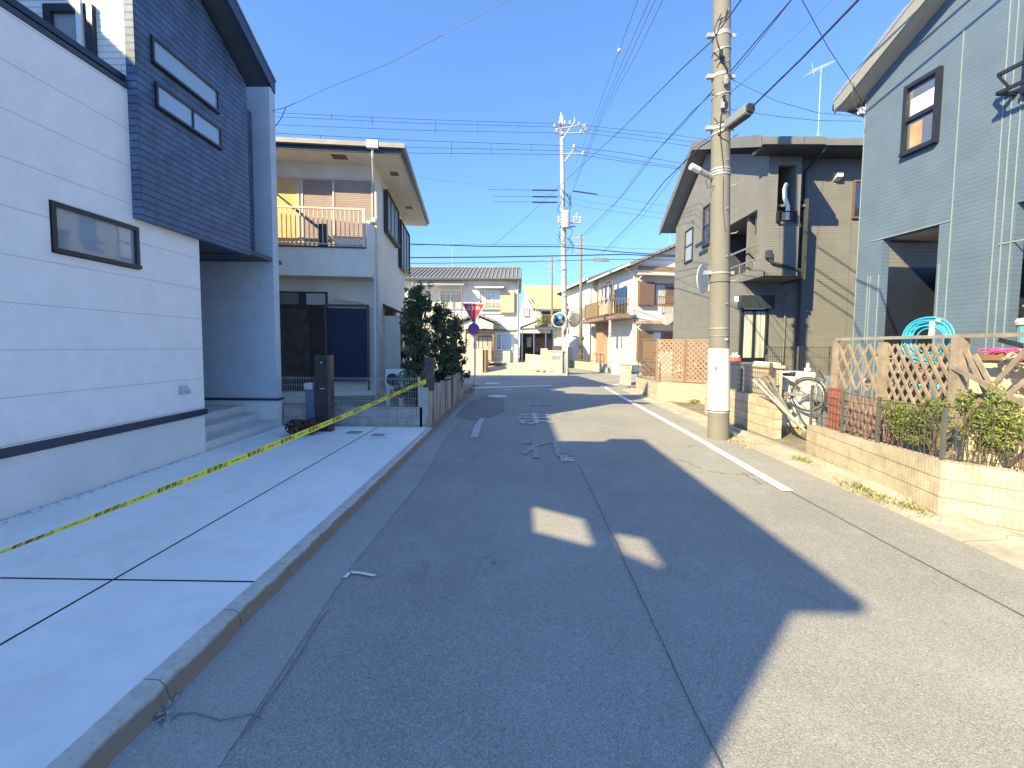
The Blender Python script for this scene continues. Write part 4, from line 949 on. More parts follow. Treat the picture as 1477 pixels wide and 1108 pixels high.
for i in range(7):
    y=1.3+i*.37; w_=random.uniform(.24,.38); h=random.uniform(.8,1.4); b=MB(); z1=zbb+2.15; xx=-1.14+random.uniform(-.06,.06)
    pts=[(xx,y,z1),(xx+.03,y+w_,z1-.02),(xx+.06,y+w_*1.1,z1-h*.5),(xx,y+w_*.9,z1-h),(xx+.02,y+.05,z1-h*.93),(xx-.04,y-.04,z1-h*.45)]
    b.prism(pts,(.03,0,0),HB); b.build('garment',m_cl[i%3],lr)
dd=HB.hit(968,443,-1.2)
# satellite dishes
def dish(label,c,fr,r=.42):
    t_=thing('satellite_dish',label,'satellite dish',c,'satellite dishes'); c=Vector(c)
    d=Vector((-.75,-.5,.35)).normalized(); a=d.orthogonal().normalized(); bb=d.cross(a); b=MB(); rings=[]
    for i in range(6):
        rr=r*i/5; z=.25*rr*rr/r; rings.append([c+a*rr*math.cos(t*.3142)+bb*rr*math.sin(t*.3142)+d*(z-.02) for t in range(20)])
    for i in range(5):
        for k in range(20): b.face([rings[i][k],rings[i][(k+1)%20],rings[i+1][(k+1)%20],rings[i+1][k]])
    b.build('reflector',M('dish_grey',(.25,.25,.23),.6,.08,4),t_,smooth=True); MB().tube([c-a*r*.9,c+d*.45],.012,4).tube([c-d*.02,c+Vector((.3,.25,-.1))],.02,5).build('arm',m_gal,t_)
    return t_
dish('grey satellite dish on the cream house wall between its two storeys',P(965,460,Y=29.9),HB,.5)

# white houses further up the lane
m_roofgr=M('slate_edge',(.16,.17,.18),.6,.1,2)
for (i,(y0,y1,zdrop,lab)) in enumerate(((8.0,17.0,0.0,'plain white house just beyond the cream house with laundry'),(17.6,25.5,.0,'farthest white house up the lane behind the two mirrors'))):
    t_=thing('white_lane_house',lab,'house',HB.w((3,y0,0)),'white houses along the lane')
    zz=zev+.1
    MB().box(-.3,8,y0,y1,.05,zz,HB).build('wall',m_white2,t_)
    b=MB(); b.prism([(-.9,y0-.4,zz-.1),(3.8,y0-.4,zz+1.7),(3.8,y0-.4,zz+1.9),(-.9,y0-.4,zz+.08)],(0,y1-y0+.8,0),HB); b.prism([(8.6,y0-.4,zz-.1),(3.8,y0-.4,zz+1.7),(3.8,y0-.4,zz+1.9),(8.6,y0-.4,zz+.08)],(0,y1-y0+.8,0),HB); b.prism([(-.3,y0,zz+.001),(8,y0,zz+.001),(3.8,y0,zz+1.69)],(0,y1-y0,0),HB); b.build('roof',m_roofgr,t_)
    MB().box(-.98,-.9,y0-.4,y1+.4,zz-.12,zz+.1,HB).build('gutter',m_white2,t_)
    fl=Frame(HB.w((-.3,0,0)),ab+R(90))
    # openings on the street side: frame drawn with outward = -x
    for (a,bb,c,d) in ((y0+1.0,y0+2.4,4.3,5.5),(y0+4.8,y0+6.2,4.3,5.5),(y0+2.0,y0+3.3,1.2,2.4)):
        w=MB(); w.box(-.38,-.302,a,bb,c,d,HB); o=w.build('window',m_whitem,t_); MB().box(-.392,-.381,a+.1,bb-.1,c+.1,d-.1,HB).build('pane',m_curtg,o)
    MB().box(-.9,-.3,y0+1.8,y0+3.6,2.7,2.85,HB).build('window_hood',m_greyst,t_)
    b=MB(); b.box(-.75,-.72,y0+4.6,y0+6.4,4.2,4.26,HB); b.box(-.75,-.31,y0+4.6,y0+4.66,4.2,4.26,HB); b.box(-.75,-.31,y0+6.36,y0+6.4,4.2,4.26,HB); b.build('laundry_rack',m_gal,t_)
# lane walls and rail
o=thing('lane_wall','low pale wall with brown rail fence in front of the cream house','wall',HB.w((-1.5,3,0)))
MB().box(-1.9,-1.75,.5,9,.0,.62,HB).build('wall',m_greyb,o)
b=MB(); b.box(-1.85,-1.81,1,7,1.25,1.3,HB); b.box(-1.85,-1.81,1,7,.75,.79,HB)
for i in range(9): b.box(-1.85,-1.81,1+i*.75,1.04+i*.75,.62,1.3,HB)
b.build('rail',m_brownl,o)
MB().box(-1.95,-1.6,9.2,9.8,.0,1.75,HB).build('pillar',m_greyb,o)
MB().box(-1.95,-1.6,11.4,11.9,.0,1.6,HB).build('pillar',m_white2,o)
Yw=29.6
o=MB().box(XX(883,Yw),XX(906,Yw),Yw,Yw+.15,0,P(890,505,Y=Yw).z).box(XX(882,Yw),XX(907,Yw),Yw-.02,Yw+.17,P(890,504.9,Y=Yw).z,P(890,504,Y=Yw).z+.03).build('block_wall',M('white_block',(.68,.64,.55),.9,.06,3,.1,lines=(('z',.2,.02,0),('x',.4,.02,0,1)))); tag(o,'short white block wall facing us at the lane corner','wall')

# ------------------------------------------------------------ traffic mirrors
m_mirror=M('mirror_face',(.55,.6,.65),.06,.02,3,metal=1.0); m_mback=M('mirror_back',(.10,.095,.09),.6,.1,4)
tmr=thing('traffic_mirror','pair of round convex traffic mirrors on a grey post by the tall utility pole','traffic mirror',(XX(817,28.0),28.0,0))
mx=XX(818,28.0)
MB().cyl((mx,28.0,0),.055,P(817,455,Y=28).z,12).build('post',m_gal,tmr)
def mirror(c,d,front,r=.42):
    d=Vector(d).normalized(); a=d.orthogonal().normalized(); bb=d.cross(a); c=Vector(c)
    def ringm(mb,prof):
        rows=[[c+a*rr*math.cos(t*.2094)+bb*rr*math.sin(t*.2094)+d*h for t in range(30)] for rr,h in prof]
        for i in range(len(rows)-1):
            for k in range(30): mb.face([rows[i][k],rows[i][(k+1)%30],rows[i+1][(k+1)%30],rows[i+1][k]])
    o=MB(); ringm(o,[(.01,-.1),(r*.6,-.09),(r,-.03),(r+.04,.0),(r+.04,.05),(r,.06)]); o=o.build('housing',m_mback if not front else m_signwhite,tmr,smooth=True)
    f=MB(); ringm(f,[(r,.045),(r*.8,.075),(r*.5,.105),(r*.2,.12),(.005,.122)]); f.build('mirror_face',m_mirror,o,smooth=True)
mirror(P(806.5,461.5,Y=27.8),(-.12,-1,-.12),True); mirror(P(828.5,461.5,Y=27.9),(.75,.62,-.1),False)
MB().tube([P(807,463,Y=27.92),Vector((mx,28,P(817,463,Y=28).z)),P(828,463,Y=28)],.03,6).build('arm',m_gal,tmr)
MB().box(mx-.12,mx+.10,27.93,28.07,P(817,500,Y=28).z,P(817,483,Y=28).z).build('notice_plate',m_signwhite,tmr)
# ------------------------------------------------------------ grey house
m_gsid=M('taupe_siding',(.185,.185,.178),.8,.06,2,.06,.5,60,lines=(('z',.075,.010,0),('x',3.03,.02,1.4)),lined=.6)
m_gtrim=M('grey_trim',(.16,.158,.15),.6,.06,3)
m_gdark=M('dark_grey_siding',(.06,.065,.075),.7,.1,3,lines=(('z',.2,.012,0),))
XG,YG=7.3,13.42
gh=thing('grey_house','taupe siding house with white vent pipe and corner balcony behind near utility pole','house',(XG+4,YG+4,0))
fg=Frame((XG,YG,0),0); fm=Frame((XG,YG+1.3,0),0); sgf=Frame((XG,YG,0),R(90))
GX=lambda px,py=300:fg.hit(px,py,0)[0]; GZ=lambda py,px=1150:fg.hit(px,py,0)[1]
def SG(px,py): # point on the street side, returns (y offset, z)
    q=P(px,py,X=XG); return q.y-YG,q.z
LG=SG(973,400)[0]; 
gz=GZ(213)
MX=lambda px,py=300:fm.hit(px,py,0)[0]; MZ=lambda py,px=1150:fm.hit(px,py,0)[1]
zso=4.05; xbr=GX(1154,300)
ridge=SG(1020,222); zeave=SG(1094,232)[1]; zfe=SG(974,330)[1]
yr=ridge[0]
zr2=ridge[1]+.25; ez_=zeave
def rzg(y): return ez_-.02+(zr2-ez_+.02)*(y+.55)/(yr+.55)
xn0,xn1=GX(1121,290),GX(1147,290)   # niche opening
zn0,zn1=GZ(320,1130),GZ(238,1130)
b=MB(); b.wall(0,xbr,zso,zeave,0,.15,[(xn0,xn1,zn0,zn1)],fg); b.box(xbr-.15,xbr,.151,1.29,zso,zeave,fg); b.build('bay_wall',m_gsid,gh)
b=MB(); b.wall(0,xbr+.2,.1,zeave,0,.15,[(MX(1068,450),MX(1107,450),MZ(519,1088),MZ(432,1088)),(-1,.155,zso,50)],fm); b.wall(xbr+.2,12,.1,rzg(1.25),0,.15,[],fm); b.build('front_wall',m_gsid,gh)
MB().box(.02,xbr-.02,.02,1.29,zso-.06,zso-.001,fg).build('bay_soffit',MATS.get('taupe_light') or M('taupe_light',(.42,.4,.36),.7,.05,3),gh)
b=MB(); b.box(-.03,xbr,-.03,-.002,zso-.09,zso+.02,fg); b.build('bay_edge_trim',m_gtrim,gh)
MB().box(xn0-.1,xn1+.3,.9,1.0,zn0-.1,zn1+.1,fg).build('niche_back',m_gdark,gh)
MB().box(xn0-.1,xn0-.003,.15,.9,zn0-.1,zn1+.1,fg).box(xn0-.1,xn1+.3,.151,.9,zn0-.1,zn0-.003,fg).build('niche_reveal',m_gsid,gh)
b=MB(); b.box(xn0-.0,xn1+.0,-.12,-.09,zn0+.25,zn0+.28,fg); b.box(xn0,xn1,-.12,-.09,zn0-.02,zn0+.02,fg); b.box(xn0-.02,xn0+.02,-.12,-.0,zn0-.02,zn0+.28,fg); b.box(xn1-.02,xn1+.02,-.12,-.0,zn0-.02,zn0+.28,fg); b.build('niche_rail',m_black,gh)
xv=GX(1134,290); b=MB(); b.tube([(xv+.25,.5,GZ(262,1140)),(xv+.1,.2,GZ(263,1140)),(xv-.03,.05,GZ(272,1134)),(xv-.02,.04,GZ(285,1134)),(xv+.08,.04,GZ(298,1134)),(xv+.08,.04,zn0+.02)],.06,10,fg); b.build('vent_pipe',m_whitem,gh)
# street-side: gable wall with balcony recess
so_z0=SG(1060,332)[1]; 
ya,yb=SG(1092,300)[0],SG(1052,300)[0]
hz1,hz0=5.55,4.15
def srect(y0,y1,z0,z1): return (y0,y1,z0,z1)
# real openings: small upper window is proud, balcony recess is a hole, lower slot behind the pole too
rec=(.55,3.6,4.25,6.05); slot2=(4.35,5.5,2.1,3.9)
def sidewall(b,y0,y1,z0,z1,holes=()):
    # local frame of the street side: outward is -X
    fr=Frame((XG,YG,0),R(90)); fr2=fr
    xs=sorted({y0,y1,*[h[i] for h in holes for i in (0,1)]}); zs=sorted({z0,z1,*[h[i] for h in holes for i in (2,3)]})
    def full(i,j):
        if i<0 or j<0 or i>=len(xs)-1 or j>=len(zs)-1: return False
        a=(xs[i]+xs[i+1])/2; c=(zs[j]+zs[j+1])/2; return not any(h[0]<a<h[1] and h[2]<c<h[3] for h in holes)
    T=.15
    for i in range(len(xs)-1):
        for j in range(len(zs)-1):
            if not full(i,j): continue
            a,c,d,e=YG+xs[i],YG+xs[i+1],zs[j],zs[j+1]
            b.face([(XG,a,d),(XG,a,e),(XG,c,e),(XG,c,d)]); b.face([(XG+T,a,d),(XG+T,c,d),(XG+T,c,e),(XG+T,a,e)])
            if not full(i-1,j): b.face([(XG,a,d),(XG+T,a,d),(XG+T,a,e),(XG,a,e)])
            if not full(i+1,j): b.face([(XG,c,d),(XG,c,e),(XG+T,c,e),(XG+T,c,d)])
            if not full(i,j-1): b.face([(XG,a,d),(XG,c,d),(XG+T,c,d),(XG+T,a,d)])
            if not full(i,j+1): b.face([(XG,a,e),(XG+T,a,e),(XG+T,c,e),(XG,c,e)])
m_gsidy=M('taupe_siding_side',(.19,.187,.178),.8,.06,2,.06,.5,60,lines=(('z',.455,.014,.1),('z',.0757,.005,0)),lined=.72)
b=MB(); sidewall(b,.152,LG,zso,zfe,[(rec[0],rec[1],rec[2],rec[3])]); sidewall(b,1.452,LG,.1,zso)
b.prism([(XG,YG+.152,zfe+.001),(XG,YG+LG,zfe+.001),(XG,YG+yr,ridge[1]),(XG,YG+.152,zeave)],(.15,0,0)); b.build('street_wall',m_gsidy,gh)
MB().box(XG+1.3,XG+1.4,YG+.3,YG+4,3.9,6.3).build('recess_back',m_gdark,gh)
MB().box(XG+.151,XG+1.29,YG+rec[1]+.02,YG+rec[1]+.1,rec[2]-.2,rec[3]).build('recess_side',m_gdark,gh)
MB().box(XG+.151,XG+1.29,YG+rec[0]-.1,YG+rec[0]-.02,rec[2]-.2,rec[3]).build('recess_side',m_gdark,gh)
MB().box(XG+.15,XG+1.29,YG+.3,YG+4,rec[3]+.01,rec[3]+.08).build('recess_soffit',m_gtrim,gh)
MB().box(XG+.15,XG+1.29,YG+.3,YG+4,rec[2]-.3,rec[2]-.2).build('recess_floor',m_gtrim,gh)
window(Frame((XG+1.3,YG,0),R(90)) if False else Frame((XG+1.298,YG+3.3,0),R(-90)),0.2,2.4,4.2,5.9,gh,m_black2,m_dglass,y=0,bar=.06)
b=MB(); b.tube([(XG+.02,YG+rec[0],rec[2]+.30),(XG+.02,YG+rec[1],rec[2]+.30)],.025,6); b.tube([(XG+.02,YG+rec[0],rec[2]+.75),(XG+.02,YG+rec[1],rec[2]+.75)],.03,6)
for i in range(4): y=YG+rec[0]+.1+i*.95; b.tube([(XG+.04,y,rec[2]),(XG+.04,y,rec[2]+.3)],.018,5)
b.build('balcony_rail',m_alu,gh)
# projecting bay on the street side over the lower recess, soffit line
zs0=SG(1092,393)[1]; 
MB().box(XG-.03,XG-.003,YG-.03,YG+1.45,zso-.09,zso+.02).build('belt_trim',m_gtrim,gh)
# lower recess (dark, shaded ground floor set back near the corner)
# windows on street side
def swin(px0,px1,py0,py1,mg=m_curtg,mull=(.5,)):
    (y1,za),(y0,zb)=SG(px0,(py0+py1)/2),SG(px1,(py0+py1)/2)
    zt=SG(px1,py0)[1]; zb=SG(px1,py1)[1]; y0,y1=min(y0,y1),max(y0,y1)
    fr=Frame((XG,YG,0),R(-90)); return window(fr,-y1,-y0,zb,zt,gh,m_black2,mg,y=0,bar=.05,proud=.05,sash='h',mull=mull)
swin(989,1000,327,375)
swin(1015,1025,293,352,m_dglass)
MB().box(XG-.28,XG-.25,YG+SG(1026,350)[0],YG+SG(1013,350)[0],SG(1026,352)[1],SG(1026,346)[1]).build('flower_rail',m_black,gh)
# sash door at ground floor front with shutter box hood
dx0,dx1=MX(1068,450),MX(1107,450); dz0,dz1=MZ(519,1088),MZ(446,1088)
window(fm,dx0,dx1,dz0,dz1,gh,m_black,glass('curtain_door',(.4,.42,.4),.12,curtain=(.66,.68,.62)),y=.02,bar=.07,proud=.09,mull=(.5,),name='sash_door')
MB().box(dx0-.1,dx1+.1,-.22,-.003,dz1+.01,dz1+.42,fm).build('shutter_hood',M('blueblack_metal',(.03,.04,.055),.5,.1,4),gh)
MB().box(MX(1061,433)-.05,MX(1061,433)+.05,-.1,-.003,MZ(436,1061),MZ(428,1061),fm).build('wall_lamp',m_whitem,gh)
# pipes
m_gpipe=M('dark_downpipe',(.05,.055,.065),.5,.1,4)
ez_=zeave
b=MB(); xp=MX(1158,300); zE2=rzg(.55); b.tube([(xp+.12,-.82,zE2),(xp+.1,-.7,zE2-.15),(xp,-.06,zE2-.5),(xp,-.06,.2)],.045,8,fm); b.build('downpipe',m_gpipe,gh)
b=MB(); xq=GX(1107,375); zq=GZ(368,1107); b.box(xq-.08,xq+.08,-.12,-.003,zq-.1,zq+.12,fg); b.tube([(xq,-.06,zq-.1),(xq+.1,-.06,zq-.22),(xbr+.03,-.06,GZ(390,1150)),(xp-.02,1.23,GZ(390,1150)-.1)],.04,6,fg); b.build('drain_branch',m_gpipe,gh)
b=MB(); b.tube([(MX(1129,500),-.05,.2),(MX(1129,500),-.05,MZ(427,1129)),(MX(1131,425),-.1,MZ(424,1129))],.03,6,fm); b.build('thin_pipe',m_gtrim,gh)
MB().prism([(MX(1205,258)-.09,-.003,MZ(250,1205)),(MX(1205,258)-.09,-.2,MZ(252,1205)),(MX(1205,258)-.09,-.2,MZ(258,1205)),(MX(1205,258)-.09,-.003,MZ(262,1205))],(.2,0,0),fm).build('vent_hood',m_whitem,gh)
window(fm,MX(1229,290),MX(1229,290)+1.2,MZ(316,1230),MZ(260,1230),gh,m_browns,m_dglass,y=0,bar=.06,proud=.05)
# shaded lower corner: porch overhang over the door (upper floor projects towards camera)
b=MB(); b.box(GX(1095,300)-.02,GX(1107,300),-.0,-.0,1,2) if False else None
# roof
b=MB()
xq_=xbr+.25
b.prism([(XG-.55,YG-.55,ez_-.02),(XG-.55,YG+yr,zr2),(XG-.55,YG+yr,zr2+.2),(XG-.55,YG-.55,ez_+.2)],(.55+xq_,0,0)); b.prism([(XG+xq_,YG+.55,rzg(.55)),(XG+xq_,YG+yr,zr2),(XG+xq_,YG+yr,zr2+.2),(XG+xq_,YG+.55,rzg(.55)+.22)],(11.4-xq_,0,0)); b.prism([(XG-.55,YG+LG+.55,zfe-.1),(XG-.55,YG+yr,zr2),(XG-.55,YG+yr,zr2+.2),(XG-.55,YG+LG+.55,zfe+.12)],(12,0,0)); b.build('roof',m_roofgr,gh)
b=MB(); b.prism([(XG-.60,YG-.57,ez_-.1),(XG-.60,YG+yr,zr2-.1),(XG-.60,YG+yr,zr2+.23),(XG-.60,YG-.57,ez_+.23)],(.045,0,0)); b.prism([(XG-.60,YG+LG+.57,zfe-.2),(XG-.60,YG+yr,zr2-.1),(XG-.60,YG+yr,zr2+.23),(XG-.60,YG+LG+.57,zfe+.14)],(.045,0,0)); b.build('verge_board',m_gtrim,gh)
b=MB(); b.box(XG-.54,XG+xq_,YG-.66,YG-.555,ez_-.06,ez_+.12); b.build('gutter',m_gtrim,gh)
b=MB(); b.box(XG+xq_+.002,XG+11.4,YG+.44,YG+.545,rzg(.55)-.04,rzg(.55)+.14); b.build('gutter',m_gtrim,gh)
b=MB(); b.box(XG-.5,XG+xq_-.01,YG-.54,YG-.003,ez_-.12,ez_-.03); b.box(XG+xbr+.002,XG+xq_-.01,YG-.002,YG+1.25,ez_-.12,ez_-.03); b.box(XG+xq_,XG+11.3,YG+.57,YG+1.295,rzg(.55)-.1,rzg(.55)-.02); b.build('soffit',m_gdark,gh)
struct_dummy=None

# ------------------------------------------------------------ blue house (street face turned a little)
m_blue=M('blue_siding',(.105,.155,.22),.75,.06,2,.08,.4,60,lines=(('z',.075,.008,0),),lined=.72)
m_bltrim=M('pale_corner_trim',(.25,.31,.32),.6,.05,3)
m_verge=M('taupe_verge',(.26,.25,.23),.6,.06,3)
angB=R(-90)+math.atan(.10)*1.0
XB0,YB0=P(1240,300,Y=9.6).x,9.6
BF=Frame((XB0,YB0,0),angB)      # x runs toward the camera along the face, y inwards (+X)
BX=lambda px,py:BF.hit(px,py,0)
bh=thing('blue_house','light blue siding house with ground-floor openings behind the wooden lattice fence','house',(XB0+4,YB0-3,0))
e0=BX(1240,140); h1=(BX(1270,400)[0],BX(1350,400)[0]); ht=BX(1310,336)[1]; h2=(BX(1459,400)[0],BX(1459,400)[0]+1.9)
LB=9.0; yrB=LB/2; zE=e0[1]
rk=BX(1453,0)   # roof passes the top of the frame near here
slope=.5
b=MB(); b.wall(0,LB,.1,zE,0,.16,[(h1[0],h1[1],.1,ht),(h2[0],h2[1],.1,BX(1465,293)[1])],BF); b.prism([(0,0,zE+.001),(LB,0,zE+.001),(LB/2,0,zE+LB/2*slope)],(0,.16,0),BF); b.build('street_wall',m_blue,bh)
MB().box(.002,.15,.161,7.5,.1,zE,BF).build('far_wall',m_blue,bh)
MB().box(h1[0]-.5,LB,1.5,1.6,.1,3.4,BF).build('porch_back_wall',M('painted_porch_shade',(.010,.016,.032),.6,.1,3),bh)  # near-black colour puts the porch shade into the wall itself
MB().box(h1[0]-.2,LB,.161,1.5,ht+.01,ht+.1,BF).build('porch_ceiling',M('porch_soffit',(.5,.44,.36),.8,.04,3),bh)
zq_=BX(1285,382)[1]; MB().box(h1[0]-.06,h1[0]-.003,.17,1.49,.1,zq_,BF).build('porch_dark_lining',MATS['painted_porch_shade'],bh); MB().box(h1[0]-.06,h1[0]-.003,.17,1.3,zq_+.002,ht-.05,BF).build('grey_house_standin',m_gsid,bh)  # dark lining paints the porch shade; taupe panel stands for the grey house beyond
tw=MB()
for x in (.02,.30,h1[0]-.22,h1[0]-.03,h1[1]+.05,h1[1]+.20,BX(1437,300)[0],h2[0]-.16,h2[0]-.04): tw.box(x-.006,x+.006,-.014,-.003,.3,min(zE,3.3 if h1[0]-.3<x<h1[1]+.1 else zE),BF)
tw.box(h1[0]-.25,h1[1]+.22,-.014,-.003,ht+.01,ht+.025,BF); tw.box(h2[0]-.2,h2[0]+2,-.014,-.003,3.42,3.44,BF); tw.build('corner_trim',m_bltrim,bh)
w0=BX(1303,228); w1=BX(1362,92); wz0=BX(1303,228)[1]; wz1=BX(1303,130)[1]
m_win=glass('window_with_note',(.10,.11,.14),.08)
ow=window(BF,w0[0],w1[0],wz0,wz1,bh,m_black,m_win,y=0,bar=.07,proud=.08,sash='h',mull=(.5,))
zm_=(wz0+wz1)/2
MB().box(w0[0]+.1,w1[0]-.09,-.0165,-.0125,zm_+.07,wz1-.28,BF).build('paper_blind',M('white_paper',(.75,.74,.7),.8,.06,4),ow)
MB().box(w0[0]+.12,w0[0]+.34,-.0165,-.0125,wz0+.12,zm_-.1,BF).build('painted_reflection',M('tan_reflection',(.42,.27,.16),.8,.2,4),ow)  # tan sheet painted on the pane as a reflection
# second upper window guard at the right frame edge
wr=BX(1462,135); b=MB(); b.box(wr[0],wr[0]+1.2,-.3,-.26,wr[1]-.05,wr[1]+.0,BF); b.box(wr[0],wr[0]+1.2,-.3,-.26,wr[1]+.22,wr[1]+.27,BF); b.prism([(wr[0],-.3,wr[1]+.27),(wr[0],-.26,wr[1]+.27),(wr[0]+.16,-.26,wr[1]),(wr[0]+.16,-.3,wr[1])],(0,0,-.05),BF); b.box(wr[0],wr[0]+.05,-.3,0,wr[1]-.05,wr[1],BF); b.build('window_guard',m_black,bh)
window(BF,wr[0]+.15,wr[0]+1.2,wr[1]-.1,wr[1]+1.2,bh,m_black,m_win,y=0,bar=.07,proud=.08)
# roof with wide verge
b=MB(); ovx=.32; ovy=.36
def rz(x): return zE+ (x*slope if x<LB/2 else (LB-x)*slope)
b.prism([(-ovx,-ovy,rz(-ovx)-.02),(LB/2,-ovy,rz(LB/2)-.02),(LB/2,-ovy,rz(LB/2)+.2),(-ovx,-ovy,rz(-ovx)+.2)],(0,8.5,0),BF); b.prism([(LB+ovx,-ovy,rz(LB+ovx)-.02),(LB/2,-ovy,rz(LB/2)-.02),(LB/2,-ovy,rz(LB/2)+.2),(LB+ovx,-ovy,rz(LB+ovx)+.2)],(0,8.5,0),BF); b.build('roof',m_roofgr,bh)
b=MB(); b.prism([(-ovx-.03,-ovy-.04,rz(-ovx)-.1),(LB/2,-ovy-.04,rz(LB/2)-.1),(LB/2,-ovy-.04,rz(LB/2)+.14),(-ovx-.03,-ovy-.04,rz(-ovx)+.14)],(0,.035,0),BF); b.build('verge_board',m_verge,bh)
b=MB(); b.prism([(-ovx-.05,-ovy-.05,rz(-ovx)+.142),(LB/2,-ovy-.05,rz(LB/2)+.142),(LB/2,-ovy-.05,rz(LB/2)+.23),(-ovx-.05,-ovy-.05,rz(-ovx)+.23)],(0,.08,0),BF); b.build('verge_cap',m_alu,bh)
b=MB(); b.prism([(-ovx,-ovy+.002,rz(-ovx)-.06),(LB/2,-ovy+.002,rz(LB/2)-.06),(LB/2,-ovy+.002,rz(LB/2)-.025),(-ovx,-ovy+.002,rz(-ovx)-.025)],(0,ovy-.005,0),BF); b.build('soffit',M('taupe_soffit',(.36,.34,.3),.7,.04,3),bh)
b=MB(); b.box(-ovx-.12,-ovx-.01,-ovy,7.5,rz(-ovx)+.0,rz(-ovx)+.13,BF); b.tube([(-ovx-.05,-ovy+.25,rz(-ovx)),(-ovx+.1,-ovy+.3,rz(-ovx)-.12),(-.08,.05,rz(-ovx)-.25)],.035,6,BF); b.build('gutter',m_black2,bh)
b=MB(); b.box(-.05,.03,-.12,-.02,zE-.42,zE-.3,BF); b.build('junction_clip',m_whitem,bh)

# ------------------------------------------------------------ beige block walls
def blockm(name,a):
    return M(name,(.50,.425,.32),.92,.16,5,.4,2.2,55,lines=(('z',.195,.015,.165),('x',.4,.004,.1,1),('x',.05,.004,0)),ang=a,lined=.5,streak=.15)
# front garden wall: two straight runs meeting at a corner
p0=P(1166,652,Z=.04); p1=P(1358,745,Z=.02); p1=Vector((4.52,4.72,0)); p0=Vector((4.98,7.62,0)); p2=Vector((5.15,4.05,0)); p3=Vector((7.2,2.05,0))
gw=thing('garden_block_wall','beige ribbed block wall with rounded corner in front of the wooden lattice fence','wall',p1)
def run(a,b_,z0,z1a,z1b,th,m,parent,name='wall_run'):
    d=(b_-a).normalized(); n=Vector((-d.y,d.x,0))
    if n.x<0: n=-n
    q=MB(); q.prism([(a.x,a.y,z0),(b_.x,b_.y,z0),(b_.x,b_.y,z1b),(a.x,a.y,z1a)],n*th); return q.build(name,m,parent)
a1=math.atan2((p1-p0).y,(p1-p0).x); a2=math.atan2((p3-p1).y,(p3-p1).x)
run(p0,p1,.0,.50,.615,.14,blockm('beige_block_a',a1),gw); run(p1+Vector((.003,-.003,0)),p3,.0,.615,.58,.14,blockm('beige_block_b',a2),gw)
# wall piece beside near pole
pa_,pb2=Vector((5.03,11.9,0)),Vector((5.0,8.62,0))
pw2=thing('pole_side_wall','beige block wall stub with mesh fence right behind near utility pole','wall',pb2)
run(pa_,pb2,.0,.86,.78,.14,blockm('beige_block_c',R(90)),pw2)
o=blockm('beige_block_d',0)
# lattice corner wall
lw=thing('lattice_corner_wall','beige block wall below brown lattice screen at the junction corner','wall',(5,14,0))
q0=Vector((P(917,565,Z=0).x,18.0,0)); q1=Vector((P(947,578,Z=0).x+.0,14.5,0)); q2=Vector((7.2,14.0-.2,0)) 
q0=P(917,566,Z=.0); q1=P(948,579,Z=.0); q2=Vector((6.35,13.5,0))
run(q0,q1,0,.62,.66,.14,blockm('beige_block_e',math.atan2((q1-q0).y,(q1-q0).x)),lw); run(q1+Vector((.003,0,0)),q2,0,.66,.66,.14,blockm('beige_block_f',math.atan2((q2-q1).y,(q2-q1).x)),lw)

# mesh fences
m_dmesh=M('dark_mesh_wire',(.05,.045,.04),.6,.1,5); m_postg=M('dark_fence_post',(.10,.10,.10),.5,.1,5)
def mesh_fence(a,b_,z0,z1,label,step=.09,rails=5,m=None,posts=(0,1),jit=0,r=.004,group='wire mesh fences',pm=None):
    t_=thing('mesh_fence',label,'fence',(a.x,a.y,z0),group); q=MB(); L=(b_-a).length; n=int(L/step); m=m or m_dmesh
    for i in range(n+1):
        p=a.lerp(b_,i/n); q.tube([(p.x,p.y,z0+.02),(p.x,p.y,z1+.03*(i%2)*0)],r,4,cap=False)
    for k in range(rails):
        z=z0+.03+(z1-z0-.04)*k/(rails-1); pts=[a.lerp(b_,t/12)+Vector((0,0,z+random.uniform(-jit,jit))) for t in range(13)]; q.tube(pts,r*1.1,4)
    q.build('wire_panel',m,t_)
    for s in posts:
        p=a.lerp(b_,s); MB().box(p.x-.017,p.x+.017,p.y-.017,p.y+.017,z0-.05,z1+.02).build('post',pm or m_postg,t_)
    return t_
off=Vector((.07,.02,0))
mesh_fence(p0+off,p1+off+Vector((0,.05,0)),.54,1.16,'dark mesh fence on the garden block wall, left run over the red board',.085,6,posts=(0,.33,.62,1),jit=.012)
mesh_fence(p1+off+Vector((.02,.05,0)),p3+off,.61,1.20,'dark mesh fence on the garden block wall, right run behind the corner',.085,6,posts=(.25,.7),jit=.012)
mesh_fence(pa_+off,pb2+off+Vector((0,.03,0)),.83,1.42,'dark mesh fence on the wall stub behind near utility pole',.07,6,posts=(0,))
mesh_fence(Vector((7.0,12.6,0)),Vector((11.4,12.6,0)),1.0,1.85,'long dark mesh fence at the foot of the taupe house wall',.06,4,posts=(0,.2,.4,.6,.8),r=.0045)
mesh_fence(q0+off,q1+off,.62,1.30,'short brown rail fence at the corner left of the lattice screen',.5,4,posts=(0,1),m=M('brown_rail',(.16,.11,.09),.6,.1,4),r=.015)

